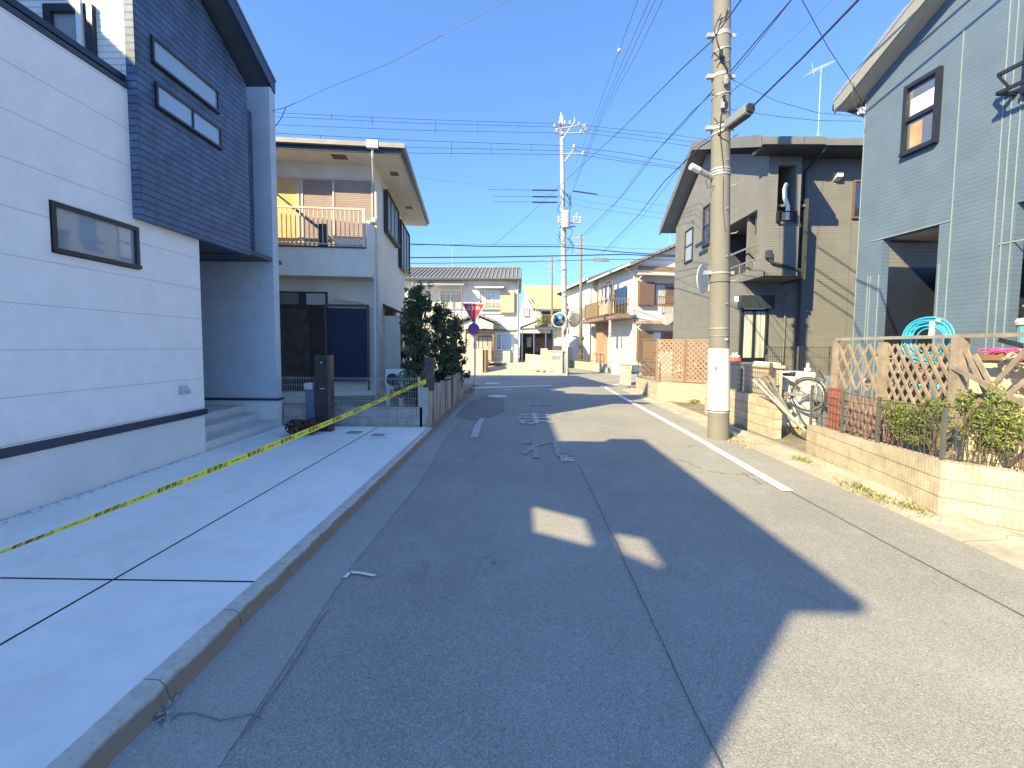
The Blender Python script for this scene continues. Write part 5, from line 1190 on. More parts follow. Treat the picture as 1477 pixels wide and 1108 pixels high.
# brown lattice screens at corner wall
m_lat=M('brown_lattice',(.30,.2,.14),.75,.1,5); m_lat2=M('weathered_pine',(.30,.245,.195),.8,.2,6,.15,streak=.2)
def lattice(t_,a,b_,z0,z1,step,w,m,both=True,name='lattice_panel',th=.012,tilt=1.0,frame=True,fw=.05):
    """crossed diagonal laths clipped to the panel rectangle"""
    L=(b_-a).length; d=(b_-a)/L; n=Vector((-d.y,d.x,0)); Hh=z1-z0; q=MB()
    def lath(u0,s,off_):
        # line u = u0 + s*v for v in 0..Hh, clipped to 0..L
        v0,v1=0.0,Hh
        if s>0: v0=max(v0,-u0/s); v1=min(v1,(L-u0)/s)
        else: v0=max(v0,(L-u0)/s if u0>L else 0); v1=min(v1,-u0/s)
        if v1-v0<.04: return
        A=a+d*(u0+s*v0)+Vector((0,0,z0+v0))+n*off_; B=a+d*(u0+s*v1)+Vector((0,0,z0+v1))+n*off_
        e=(B-A).normalized(); sd=e.cross(n)*w/2
        q.prism([A-sd,B-sd,B+sd,A+sd],n*th)
    u=-Hh*tilt
    while u<L+Hh*tilt:
        lath(u+random.uniform(-.004,.004),-tilt,0) if u>0 else None
        if both: lath(u,tilt,th+.001)
        u+=step
    p=q.build(name,m,t_)
    if frame:
        f=MB()
        for (zz0,zz1) in ((z1,z1+fw*.8),(z0-fw*.8,z0)): f.prism([a-n*.01+Vector((0,0,zz0)),b_-n*.01+Vector((0,0,zz0)),b_-n*.01+Vector((0,0,zz1)),a-n*.01+Vector((0,0,zz1))],n*.04)
        f.build('rail',m,t_)
        for e in (a,b_): MB().box(e.x-fw*.6,e.x+fw*.6,e.y-fw*.6,e.y+fw*.6,z0-.05,z1+.06).build('post',m,t_)
    return p
ls_=thing('lattice_screen','dark brown diagonal lattice screen above the junction corner block wall','fence',(5,14,0.7))
la0=q1+Vector((-.02,.1,0)); la1=q2+Vector((0,.1,0)); lm=la0.lerp(la1,.42)
zl1=P(985,491,Y=14.1).z
lattice(ls_,la0,lm,.75,zl1,.16,.05,m_lat,True); lattice(ls_,lm+Vector((.05,0,0)),la1,.75,zl1,.16,.05,m_lat,True)
m_slat=M('brown_slat_panel',(.25,.17,.12),.75,.1,5,lines=(('z',.07,.02,0),))
sp0=P(928,505,Y=17.2); sp1=P(949,505,Y=17.2)
o=MB().prism([(sp0.x,17.2,.7),(sp1.x,17.2,.7),(sp1.x,17.2,P(940,491,Y=17.2).z),(sp0.x,17.2,P(940,491,Y=17.2).z)],(0,.05,0)).box(sp0.x-.05,sp1.x+.05,17.18,17.27,P(940,491,Y=17.2).z+.002,P(940,490,Y=17.2).z+.03).build('slatted_screen',m_slat); tag(o,'brown slatted screen panel left of the lattice screen at the junction','fence')
b=MB(); leaf_cloud(b,(6.0,14.5,1.05),(.9,.15,.4),600,.05,shell=.1)
o=b.build('garden_flowers',M('pale_petals',(.72,.66,.5),.8,.15,6)); tag(o,'pale flowering plant seen through the dark brown lattice screen','plant')
cn=P(907,556,Z=0); o=MB().box(cn.x-.22,cn.x+.1,cn.y,cn.y+.9,0,.95).box(cn.x-.25,cn.x+.13,cn.y-.03,cn.y+.93,.952,1.0).build('block_pillar',m_greyb); tag(o,'small grey block pillar at the corner of the junction beyond the slatted screen','pillar')

# ------------------------------------------------------------ weathered wooden lattice fence (garden of blue house)
wf=thing('wooden_lattice_fence','weathered pale wooden lattice fence with broken laths in front of the blue house','fence',(5.5,6,0))
F0=Vector((5.66,P(1209,490,X=5.66).y,0)); yA=P(1277,490,X=5.6).y; yB=P(1389,490,X=5.55).y
F1=Vector((5.61,yA,0)); F2=Vector((5.55,yB,0)); F3=Vector((5.48,3.6,0))
zt2=P(1389,489,X=5.55).z
random.seed(9)
lattice(wf,F0,F1,1.12,zt2-.06,.24,.05,m_lat2,True,frame=False,tilt=.62); lattice(wf,F1,F2,.95,zt2-.06,.15,.045,m_lat2,True,frame=False,tilt=.62); lattice(wf,F2,F3,.85,zt2-.06,.75,.06,m_lat2,True,frame=False,tilt=.75)
for (e,w,zt) in ((F0,.07,zt2+.0),(F1,.09,zt2-.03),(F2,.12,zt2+.01)):
    MB().box(e.x-w*.5-.03,e.x+w*.5-.03,e.y-w*.5,e.y+w*.5,.1,zt).build('post',m_lat2,wf)
def rail(a,b_,z,w=.05,h=.045,m=m_lat2): 
    q=MB(); q.prism([a+Vector((-w,0,z)),b_+Vector((-w,0,z)),b_+Vector((.02,0,z)),a+Vector((.02,0,z))],(0,0,h)); q.build('rail',m,wf)
rail(F0,F2,zt2+.012,m=M('grey_top_rail',(.3,.28,.24),.8,.12,6)); rail(F2,F3,zt2+.012)
q=MB()
for (A,B) in (((1372,529,F2.x-.1),(1480,585,F2.x-.25)),((1405,512,F2.x-.06),(1475,640,F2.x-.12)),((1392,505,F2.x-.05),(1436,600,F2.x-.06)),((1477,500,F2.x+.1),(1440,490,F2.x+.05)),((1480,548,5.6),(1415,600,5.55))):
    a_=P(A[0],A[1],X=A[2]); b_=P(B[0],B[1],X=B[2]); e=(b_-a_).normalized(); sd=e.cross(Vector((1,0,0))).normalized()*.028; q.prism([a_-sd,b_-sd,b_+sd,a_+sd],(.018,0,0))
q.build('broken_laths',m_lat2,wf)
o=MB(); xr0=5.12
a_=P(1193,608,X=xr0);o.box(xr0,xr0+.03,a_.y-.24,a_.y,.5,P(1193,560,X=xr0).z).box(xr0-.006,xr0+.036,a_.y-.25,a_.y+.01,P(1193,560,X=xr0).z+.001,P(1193,560,X=xr0).z+.02).build('red_board',M('faded_red_board',(.3,.1,.08),.7,.15,6)); 
rb=[x for x in bpy.data.objects if x.name=='red_board'][0]; tag(rb,'faded red board standing behind the mesh fence at its left end','board')
lt=thing('stored_trellis','dark brown expanding trellis heaped behind the mesh fence beside the red board','trellis',(5.2,6.7,.5))
lattice(lt,Vector((5.2,7.0,0)),Vector((5.1,5.85,0)),.52,1.1,.13,.045,M('dark_red_trellis',(.28,.17,.14),.8,.2,6),True,frame=False,tilt=.6)
# leafy shrubs inside mesh
random.seed(33)
def shrub(pos,rad,n,size,lab,m=None,base=.5):
    t_=thing('leafy_shrub',lab,'shrub',(pos[0],pos[1],base),'green shrubs behind the garden mesh fence'); q=MB(); st=MB()
    for k in range(12):
        e=Vector(pos)+Vector((random.uniform(-1,1)*rad[0]*.7,random.uniform(-1,1)*rad[1]*.8,random.uniform(-.7,.8)*rad[2])); st.tube([Vector((pos[0]+random.gauss(0,.04),pos[1]+random.gauss(0,.06),.3)),e],.006,4)
        leaf_cloud(q,e,(rad[0]*.45,rad[1]*.38,rad[2]*.38),int(n*3.2)//12,size*.5,shell=.2,up=.6)
    q.build('foliage',m or m_ygreen,t_); st.build('stems',m_bark,t_)
SP=lambda px,py,X_:P(px,py,X=X_)
for (px,py,rad,n,lab) in ((1298,608,(.16,.30,.30),620,'yellow-green shrub just right of the stored trellis'),(1345,610,(.16,.30,.32),620,'yellow-green shrub left of the thick wooden post'),(1402,612,(.15,.22,.30),520,'bright green shrub right of the thick wooden post near the wall corner'),(1432,610,(.16,.28,.40),620,'tallest green shrub by the right frame edge'),(1468,620,(.14,.2,.25),300,'sparse shrub at the right frame edge behind mesh fence')):
    c=SP(px,py,5.0); shrub((c.x,c.y,c.z),rad,n,.036,lab)
# things hanging on / behind wooden fence
hb2=P(1345,489,X=5.68); m_hose=M('light_blue_hose',(.05,.5,.72),.35,.06,5,spec=.6)
hs=thing('garden_hose','coil of bright blue garden hose hung on the wooden lattice fence','hose',hb2)
for i in range(8):
    q=MB(); r=.20+.02*i+random.uniform(-.015,.015); pts=[]
    for t in range(31): a=t/30*6.283; pts.append((hb2.x-.05-.012*(i%3),hb2.y+.02*(i-4)*.3+r*1.15*math.cos(a),hb2.z-.02+r*.95*math.sin(a)+.01*math.sin(3*a)))
    q.tube(pts,.0105,6); q.build('hose_loop',m_hose,hs)
q=MB(); pts=[(hb2.x-.07,hb2.y+.30*math.cos(t*.2)+.04,hb2.z-.02+.20*math.sin(t*.2)) for t in range(4,17)]; q.tube(pts,.0105,6); q.build('hose_loop',m_hose,hs)
q=MB(); c=P(1346,475,X=5.6); q.tube([c+Vector((-.02,0,.10)),c+Vector((0,.02,.0)),c+Vector((0,.03,-.12))],.03,8); q.tube([c+Vector((-.02,-.07,.12)),c+Vector((-.02,-.1,.11))],.022,8); q.build('hose_nozzle',M('white_plastic',(.75,.75,.74),.4,.04,5),hs)
# blue and green strings/gloves tangled in the fence
for (px,py,col,nm,lab,r) in ((1322,560,(.1,.5,.45),'green_pot','small teal pot behind the lattice fence above the shrubs',.07),(1352,560,(.15,.45,.7),'blue_pot','small blue pot behind the lattice fence above the shrubs',.06),(1336,540,(.6,.15,.15),'red_pot','small red pot glimpsed through the wooden lattice',.06),(1360,530,(.7,.4,.42),'pink_pot','small pink pot glimpsed through the wooden lattice',.06),(1250,552,(.7,.6,.4),'tan_pot','tan flower pot behind the lattice fence at its left end',.07),(1295,530,(.7,.66,.55),'cream_pot','cream flower pot glimpsed through the wooden lattice',.08),(1338,518,(.75,.73,.7),'white_pot','white flower pot glimpsed high through the wooden lattice',.07)):
    c=P(px,py,X=5.85); q=MB().lathe((c.x,c.y,c.z-r),[(r*.65,0),(r*.95,r*1.5),(r*1.08,r*1.5),(r*1.08,r*1.9),(r*.9,r*1.9)],14); o=q.build(nm.split('_')[1].replace('pot','flower_pot'),M('pot_'+nm,col,.6,.1,5)); tag(o,lab,'flower pot','flower pots behind the wooden fence')
# shelf the pots stand on
b=MB()
for z in (P(1340,545,X=5.85).z-.16,P(1340,570,X=5.85).z-.16):
    b.box(5.75,6.05,5.2,7.4,z-.02,z)
for y in (5.25,6.3,7.35): b.box(5.98,6.04,y-.03,y+.03,.04,1.75)
o=b.build('plant_shelf',m_lat); tag(o,'brown plant shelf behind the wooden lattice fence','shelf')
random.seed(2)
b=MB()
for i in range(14): leaf_cloud(b,(5.95,random.uniform(5.3,7.4),random.uniform(1.15,1.7)),(.12,.14,.12),60,.045,shell=.2)
o=b.build('dry_leaves',M('dry_cream_leaf',(.6,.52,.34),.8,.2,6)); tag(o,'dry cream-coloured plants on the shelf behind the wooden lattice','plant')
# pink tray on white box behind the fence at right
c=P(1437,498,X=6.0); bx=thing('planter_box','cream storage chest behind the broken fence, with a bright pink net on its dark tray','storage box',(6.1,c.y,.1))
y0,y1=P(1476,520,X=6.0).y-.5,P(1400,520,X=6.0).y
MB().box(6.0,6.6,y0,y1,.1,P(1440,521,X=6.0).z).build('chest',M('cream_plastic',(.7,.64,.5),.6,.05,3),bx)
MB().box(5.96,6.64,y0-.03,y1+.03,P(1440,520,X=6).z,P(1440,512,X=6).z).build('tray',M('brown_tray',(.3,.17,.1),.6,.1,3),bx)
q=MB(); rr=random.Random(4)
for i in range(46): y=rr.uniform(y0,y1-.04); z=P(1440,511,X=6).z+.01+rr.uniform(0,.05); q.tube([(6.0+rr.uniform(0,.3),y,z),(6.05+rr.uniform(0,.3),y+rr.uniform(-.14,.14),z+.02),(6.0+rr.uniform(0,.3),y+rr.uniform(-.25,.25),z)],.010,4)
o=q.build('pink_net',M('pink_net',(.85,.08,.28),.6,.08,6)); tag(o,'bright pink netting heaped on the dark tray of the cream chest','net')
c=P(1466,462,X=6.3); tb=thing('turquoise_bin','turquoise bin with cream lid at the right frame edge','bin',(6.3,c.y,1.0))
MB().lathe((6.35,c.y-.25,P(1466,508,X=6.3).z),[(.2,0),(.22,P(1466,470,X=6.3).z-P(1466,508,X=6.3).z)],24).build('body',M('turquoise_plastic',(.16,.5,.52),.5,.05,4),tb)
zt=P(1466,470,X=6.3).z; MB().lathe((6.35,c.y-.25,zt+.002),[(.235,0),(.24,.04),(.22,.08),(.06,.095)],24).build('lid',M('cream_lid',(.75,.7,.6),.5,.04,4),tb)
o=MB().box(6.1,6.6,c.y-.6,c.y+.1,.04,P(1466,508,X=6.3).z-.002).box(6.08,6.62,c.y-.62,c.y+.12,.04,.12).build('bin_stand',m_lat); tag(o,'brown wooden stand below the turquoise bin','stand')
o=MB().box(6.75,6.8,c.y-.9,c.y+.32,.1,P(1462,444,X=6.75).z).box(6.74,6.81,c.y-.92,c.y+.34,P(1462,444,X=6.75).z+.001,P(1462,443,X=6.75).z+.02).build('garden_screen',M('dusky_brown',(.32,.22,.18),.8,.06,3)); tag(o,'dusky brown panel behind the turquoise bin','panel')

# ------------------------------------------------------------ yard behind near pole: bin, wrapped object, bicycle, poles
Yb=9.6
def PX(px,py,Y): return P(px,py,Y=Y)
a_=PX(1069,545,9.95); b_=PX(1126,545,9.95)
m_sb=M('beige_storage',(.48,.42,.31),.6,.05,3)
sb=thing('storage_box','large beige storage box behind the mesh fence next to near pole','storage box',((a_.x+b_.x)/2,9.8,.05))
MB().box(5.24,5.52,9.3,10.3,.05,PX(1110,532,9.2).z).build('body',m_sb,sb); MB().box(5.21,5.55,9.26,10.34,PX(1110,531.8,9.2).z,PX(1110,527.5,9.2).z).build('lid',m_sb,sb)
q=MB(); zz=PX(1110,527.5,9.2).z-.01
for i in range(9): yy_=9.3+i*.09; q.tube([(5.25+.02*(i%2),yy_,zz+.02),(5.33,yy_+.05,zz+.05),(5.45,yy_-.03,zz+.03)],.03,6)
o=q.build('white_cloth',M('white_cloth',(.75,.73,.68),.8,.08,8)); tag(o,'crumpled white cloth lying on the beige storage box','cloth')
a2_=PX(1053,540,9.9)
o=MB().box(PX(1052,540,10.6).x,PX(1068,540,10.6).x,10.6,11.2,.05,PX(1060,525,10.6).z).box(PX(1051,540,10.6).x,PX(1069,540,10.6).x,10.58,11.22,PX(1060,524.9,10.6).z,PX(1060,523,10.6).z).build('blue_box',M('navy_plastic',(.06,.09,.16),.5,.08,3)); tag(o,'dark blue storage box close behind near utility pole','storage box')
rd=PX(1059,519,10.7); q=MB(); q.lathe((rd.x,rd.y,PX(1060,522.9,10.6).z+.002),[(.11,0),(.15,.03),(.15,.10),(.13,.11)],16); o=q.build('red_basket',M('red_plastic',(.75,.12,.1),.5,.06,4)); tag(o,'red basket with white contents on the dark blue box','basket')
q=MB(); leaf_cloud(q,(rd.x,rd.y,PX(1060,517,10.6).z+.06),(.12,.12,.07),60,.04,shell=.2); o=q.build('white_contents',MATS['white_cloth']); tag(o,'crumpled white paper heaped in the red basket','paper')
# wooden post with yellow tag
wp=Vector((5.175,9.15,.3)); o=thing('wooden_stake','dark wooden stake with a yellow block in front of the beige box','post',(wp.x,9.15,.3))
MB().box(wp.x-.02,wp.x+.02,9.1,9.15,.3,PX(1107,523,9.1).z).build('stake',M('stake_wood',(.13,.1,.07),.8,.2,6),o); MB().box(wp.x-.08,wp.x+.05,9.06,9.098,PX(1106,552,9.1).z,PX(1106,545,9.1).z).build('yellow_block',M('yellow_plastic',(.75,.5,.08),.5,.08,4),o)
MB().box(wp.x-.18,wp.x+.05,9.04,9.058,PX(1106,544.5,9.1).z,PX(1106,542,9.1).z).build('crosspiece',MATS['stake_wood'],o)
# aluminium poles leaning
lb1=thing('aluminium_poles','bundle of long aluminium bars leaning from the wall stub to the ground by the bicycle','metal bars',PX(1158,622,8.2))
for i in range(4):
    A=PX(1086+i*8,548-i*2,8.85+.02*i); B=PX(1158-i*6+4,622-i*5,8.15+.05*i); d=(B-A).normalized(); s=d.cross(Vector((0,1,0))).normalized()*.022
    MB().prism([A-s,B-s,B+s,A+s],(0,.04,0)).build('bar',M('dull_aluminium',(.27,.27,.26),.5,.15,8,metal=.3) if i!=2 else M('dark_bar',(.14,.13,.12),.5,.15,8),lb1)
# wrapped washing machine like object: cover with folds
wc=thing('covered_object','bulky object under a dirty white sheet behind the bicycle','covered object',PX(1160,600,9.7))
xa,xb=PX(1130,560,9.7).x,PX(1187,560,9.7).x; zt=PX(1150,534,9.7).z
rr=random.Random(8); nx,nz=26,14; rows=[]
for j in range(nz+1):
    row=[]
    for i in range(nx+1):
        u=i/nx; v=j/nz
        x=xa+(xb-xa)*u+.02*math.sin(v*9+u*3); z=.1+(zt-.1)*v; y=9.7+.04*math.sin(u*14+v*3)+.03*math.sin(v*11+u*5)
        if v>.85: y+=(v-.85)*1.2; z=.1+(zt-.1)*(.85+(v-.85)*.7)+.02*math.sin(u*8)
        if u>.85: y+=(u-.85)*2.2
        row.append((x,y,z))
    rows.append(row)
q=MB()
for j in range(nz):
    for i in range(nx): q.face([rows[j][i],rows[j][i+1],rows[j+1][i+1],rows[j+1][i]])
m_sheet=M('dirty_white_sheet',(.7,.69,.64),.8,.05,3,.2,col2=(.45,.42,.36))
q.build('sheet',m_sheet,wc,smooth=True); MB().box(xa+.05,xb-.1,9.82,10.4,.05,zt-.05).build('bulk',m_sheet,wc)
MB().tube([(xb-.02,9.66,.2),(xb+.0,9.64,zt-.2),(xb-.15,9.64,zt+.0)],.012,5).build('tie_cord',m_black2,wc)
q=MB(); c=PX(1165,530,9.9); q.lathe((c.x,c.y,zt-.03),[(.06,0),(.07,.05),(.03,.08),(.03,.16),(.015,.18)],12); o=q.build('spray_bottle',MATS['white_plastic']); tag(o,'small white bottle standing on the sheeted bulky object','bottle')
o=thing('dark_cover','slate blue plastic cover draped beside the sheeted object','cover',PX(1197,560,9.6)); c=PX(1192,560,9.6); q=MB(); q.lathe((c.x+.12,9.8,.1),[(.22,0),(.25,.6),(.22,1.0),(.1,1.12)],12); q.build('cover',M('slate_plastic',(.13,.16,.21),.5,.1,4),o)
q=MB(); c=PX(1187,560,9.0); q.tube([(c.x,9.0,.1),(c.x+.01,9.0,PX(1187,545,9.0).z)],.02,8); o=q.build('fence_post',m_postg); tag(o,'thin dark post between the bicycle and the wooden fence','post')
# bicycle (rear half visible): wheel, saddle, frame
bc=PX(1162,572,9.05); rW=.345; yb_=9.05
bk=thing('bicycle','grey bicycle with black saddle parked against the white sheeted object','bicycle',(bc.x,yb_,.05))
m_tyre=M('tyre_rubber',(.05,.05,.05),.8,.1,8); m_chr=M('dull_chrome',(.5,.48,.44),.35,.1,8,metal=.6); m_frame=M('dark_frame_paint',(.07,.075,.08),.4,.08,6)
def torus(mb,c,R_,r,n=40,k=8,tiltx=0):
    pts=[(c[0]+R_*math.cos(t*6.2832/n),c[1],c[2]+R_*math.sin(t*6.2832/n)) for t in range(n+1)]; mb.tube(pts,r,k,cap=False)
def wheel(c):
    q=MB(); torus(q,c,rW-.02,.02); w=q.build('wheel',m_tyre,bk,smooth=True)
    q=MB(); torus(q,c,rW-.05,.011,40,6)
    q.build('rim',m_chr,w); q=MB()
    for i in range(18): a=i*6.2832/18; q.tube([(c[0]+.02*math.cos(a+.7),c[1]+.02*(-1)**i,c[2]+.02*math.sin(a+.7)),(c[0]+(rW-.055)*math.cos(a),c[1],c[2]+(rW-.055)*math.sin(a))],.0022,3,cap=False)
    q.tube([(c[0],c[1]-.05,c[2]),(c[0],c[1]+.05,c[2])],.022,10); q.build('spokes',m_chr,w)
rc=(bc.x,yb_,.05+rW+.16); bcx,bcz=rc[0],rc[2]
rc=(bc.x+.05,yb_,P(1162,570,Y=yb_).z); wheel(rc); fc=(rc[0]-1.03,yb_,rc[2]-.02); wheel(fc)
q=MB(); bb=(rc[0]-.44,yb_,rc[2]-.06); st=(P(1137,548,Y=yb_).x,yb_,P(1137,556,Y=yb_).z); hd=(fc[0]+.12,yb_,st[2]-.05)
for A,B,r in ((rc,bb,.012),(rc,st,.011),(bb,st,.016),(bb,hd,.018),(hd,fc,.014),(st,(st[0]-.02,yb_,st[2]+.12),.012),((bb[0],bb[1],bb[2]+.12),(hd[0],hd[1],hd[2]-.12),.014)): q.tube([A,B],r,8)
q.build('frame',m_frame,bk)
sz=P(1137,542,Y=yb_).z; sx_=P(1137,542,Y=yb_).x
q=MB(); q.tube([(sx_-.15,yb_,sz+.005),(sx_-.06,yb_,sz),(sx_+.02,yb_,sz+.005),(sx_+.09,yb_,sz+.02),(sx_+.12,yb_,sz+.015)],.028,10,r1=.055); q.build('saddle',m_black2,bk,smooth=True)
q=MB(); q.tube([(hd[0]-.15,hd[1]-.28,hd[2]+.2),(hd[0],hd[1],hd[2]+.12),(hd[0]-.15,hd[1]+.28,hd[2]+.2)],.012,8); q.build('handlebar',m_chr,bk)
q=MB(); pts=[(rc[0]+(rW+.02)*math.cos(t),yb_,rc[2]+(rW+.02)*math.sin(t)) for t in [i*.15 for i in range(-3,17)]]; q.tube(pts,.016,6); q.tube([(rc[0],yb_-.04,rc[2]),(rc[0]+.25,yb_-.04,rc[2]+.35)],.005,4); q.build('mudguard',m_frame,bk)
q=MB(); q.lathe((bb[0],yb_-.05,bb[2]),[(.09,0),(.09,.01)],20,'y'); q.tube([bb,(bb[0]+.12,yb_-.06,bb[2]-.1)],.01,5); q.box(bb[0]+.08,bb[0]+.17,yb_-.15,yb_-.06,bb[2]-.12,bb[2]-.095); q.box(bb[0]-.1,rc[0],yb_-.08,yb_-.06,bb[2]+.02,bb[2]+.09); q.build('crank',m_chr,bk)
# turn the whole bicycle about its rear hub so the front points away from the street
Mr=Matrix.Translation(Vector(rc))@Matrix.Rotation(R(-63),4,'Z')@Matrix.Translation(-Vector(rc)); rl=Vector(bk.location)
for o in [x for x in bpy.data.objects if x.type=='MESH' and (x.parent==bk or (x.parent and x.parent.parent==bk))]:
    for v in o.data.vertices: v.co=(Mr@(v.co+rl))-rl
# cream dry leaves and weeds
random.seed(14)
def weeds(spots,m,name='weeds'):
    q=MB()
    for (x,y,rx,ry,h,n) in spots:
        for i in range(n):
            px_,py_=x+random.gauss(0,rx),y+random.gauss(0,ry); s=random.uniform(.3,1)*h; a=random.uniform(0,6.28); p=Vector((px_,py_,.02)); l=Vector((math.cos(a)*s*.6,math.sin(a)*s*.6,s*random.uniform(.4,1))); sd=Vector((-math.sin(a),math.cos(a),0))*random.uniform(.004,.011)
            k=len(q.v); q.v+=[p-sd*.5,p+l*.5-sd,p+l,p+l*.5+sd,p+sd*.5]; q.f.append((k,k+1,k+2,k+3,k+4))
    o=q.build(name,m,origin=(0,0,0)); o['kind']='stuff'
W_=lambda px,py:(lambda v:(v.x,v.y))(P(px,py,Z=.04))
sp_=[]
for (px,py,rx,ry,h,n) in ((1159,664,.05,.10,.13,130),(1193,672,.04,.05,.09,40),(1240,703,.06,.16,.08,150),(1262,715,.07,.14,.06,90),(1290,722,.06,.16,.05,90),(1322,733,.05,.1,.09,70),(1064,617,.1,.14,.16,170),(1050,628,.06,.08,.18,80)):
    x,y=W_(px,py); sp_.append((x,y,rx,ry,h,n))
weeds(sp_,m_weed)
sp_=[]
for (px,py,rx,ry,h,n) in ((1130,622,.2,.2,.18,420),(1140,608,.2,.2,.3,320),(1250,708,.1,.35,.04,260),(1310,728,.1,.3,.035,220),(1075,640,.15,.3,.05,260),(1180,668,.1,.3,.03,150)):
    x,y=W_(px,py); sp_.append((x,y,rx,ry,h,n))
weeds(sp_,leafmat('dry_grass_blade',(.3,.24,.11),(.55,.45,.25)),'dry_grass')
for px,py,lab in ((1003,582,'low green weeds at foot of junction corner block wall'),):
    x,y=W_(px,py); q=MB(); leaf_cloud(q,(x,y-.05,.1),(.3,.1,.08),300,.03,shell=.2); o=q.build('weed_patch',m_weed); tag(o,lab,'weeds')
# ------------------------------------------------------------ near utility pole
m_pole=M('concrete_pole',(.19,.182,.158),.88,.05,2.5,.1,.5,60,streak=.12)
m_band=M('pole_steel_band',(.42,.42,.40),.45,.08,8,metal=.3)
m_wrap=M('pale_guard_sheet',(.66,.68,.57),.6,.04,3,.1)
m_cable=M('black_cable',(.03,.03,.04),.6,.05,5)
m_closure=M('grey_closure',(.2,.22,.23),.55,.1,6)
pb_=P(1036,631,Z=.02); YP=pb_.y; ptop=P(1041.5,-40,Y=YP); 
def pole_at(z): k=(z-.0)/(ptop.z); return Vector((pb_.x+(ptop.x-pb_.x)*k,YP,z))
np_=thing('utility_pole','tall near concrete utility pole with pale guard sheet round its foot and street lamp','utility pole',(pb_.x,YP,0))
hp=13.0; pr0,pr1=.200,.130
pr=lambda z:pr0+(pr1-pr0)*z/hp
b=MB(); b.tube([pole_at(z) for z in (0,1,2,3,4,6,8,10,13)],pr0,28,r1=pr1)
b=MB(); 
zs=[0,.5,1,2,3,4,5,6,7,8,9,10,11.5,13]
n=28; rings=[]
for z in zs:
    c=pole_at(z); rings.append([c+Vector((pr(z)*math.cos(6.2832*k/n),pr(z)*math.sin(6.2832*k/n),0)) for k in range(n)])
for i in range(len(rings)-1):
    for k in range(n): b.face([rings[i][k],rings[i][(k+1)%n],rings[i+1][(k+1)%n],rings[i+1][k]])
b.build('shaft',m_pole,np_,smooth=True)
def zp(py,px=1038): return P(px,py,Y=YP).z
def sleeve(z0,z1,off,name,m,parent=np_,n=28,tilt=0):
    b=MB(); rows=[]
    for z in (z0,z1):
        c=pole_at(z); rr=pr(z)+off; rows.append([c+Vector((rr*math.cos(6.2832*k/n),rr*math.sin(6.2832*k/n),tilt*math.cos(6.2832*k/n))) for k in range(n)])
    c0=[pole_at(z0)+ (p-pole_at(z0))*.9 for p in rows[0]]; c1=[pole_at(z1)+(p-pole_at(z1))*.9 for p in rows[1]]
    for k in range(n):
        j=(k+1)%n; b.face([rows[0][k],rows[0][j],rows[1][j],rows[1][k]]); b.face([c0[k],c0[j],rows[0][j],rows[0][k]]); b.face([rows[1][k],rows[1][j],c1[j],c1[k]])
    return b.build(name,m,parent)
gs=sleeve(zp(594),zp(503),.008,'guard_sheet',m_wrap)
sleeve(zp(507),zp(503.5),.010,'guard_edge',m_wrap,gs)
for i,(py,h,tl) in enumerate(((53,.07,0),(76,.02,.03),(112,.05,0),(140,.02,.03),(186,.06,.02),(193,.03,.04),(246,.03,0),(250,.03,0),(254,.03,0),(395,.03,0),(408,.008,0),(474,.02,0),(485,.008,0),(592,.02,0))): 
    z=zp(py); sleeve(z-h/2,z+h/2,.012,'band',m_band if i not in (10,13) else m_cable,tilt=tl)
# ring lugs, brackets on the bands
for py in (53,112,186,394):
    z=zp(py); c=pole_at(z); b=MB(); b.box(c.x-pr(z)-.13,c.x-pr(z)+.02,YP-.06,YP+.02,z-.035,z+.035); b.box(c.x+pr(z)-.01,c.x+pr(z)+.08,YP-.05,YP+.01,z-.03,z+.03); b.build('bracket',m_band,np_)
# step bolts
for i in range(14):
    z=zp(440)+i*.45
    if z>11: break
    c=pole_at(z); sgn=1 if i%2 else -1; b=MB(); b.tube([c+Vector((sgn*pr(z)*.9 if i%2 else .03,-pr(z)*.6,0)),c+Vector((sgn*(pr(z)+.05) if i%2 else .04,-pr(z)*1.02,.0)),c+Vector((sgn*(pr(z)+.06) if i%2 else .06,-pr(z)*1.2,.02))],.009,6); b.build('step_bolt',m_band,np_)
MB().lathe(pole_at(zp(490))+Vector((.06,-pr(2)-.0,0)),[(.03,-.02),(.03,.012),(.02,.02)],10,'y').build('cap_bolt',m_band,np_)
MB().lathe(pole_at(zp(531))+Vector((-.11,-pr(2)*.83,0)),[(.045,-.02),(.045,.012),(.03,.014)],12,'y').build('dark_patch',m_closure,np_)
# loose cables on the shaft
for (pts,r) in (([(1040,20),(1030,42),(1034,60),(1045,85),(1048,105)],.012),([(1031,88),(1038,84),(1046,92),(1050,104)],.014),([(1048,150),(1040,165),(1038,190),(1041,215),(1044,245)],.008),([(1049,12),(1046,25),(1034,30)],.01),([(1043,255),(1043,300),(1046,335)],.006),([(1030,170),(1036,178),(1050,172)],.01)):
    b=MB(); b.tube([P(px,py,Y=YP-pr(5)*(1.0+.06)) for px,py in pts],r,5); b.build('slack_cable',m_cable,np_)
for (px,py,s) in ((1042,150,.05),(1044,143,.04),(1040,78,.04),(1047,115,.05)):
    c=P(px,py,Y=YP-pr(5)-.05); MB().box(c.x-s*.6,c.x+s*.6,c.y-.03,c.y+.03,c.z-s*1.6,c.z+s*1.6).build('clamp',m_band if s>.04 else m_black2,np_)
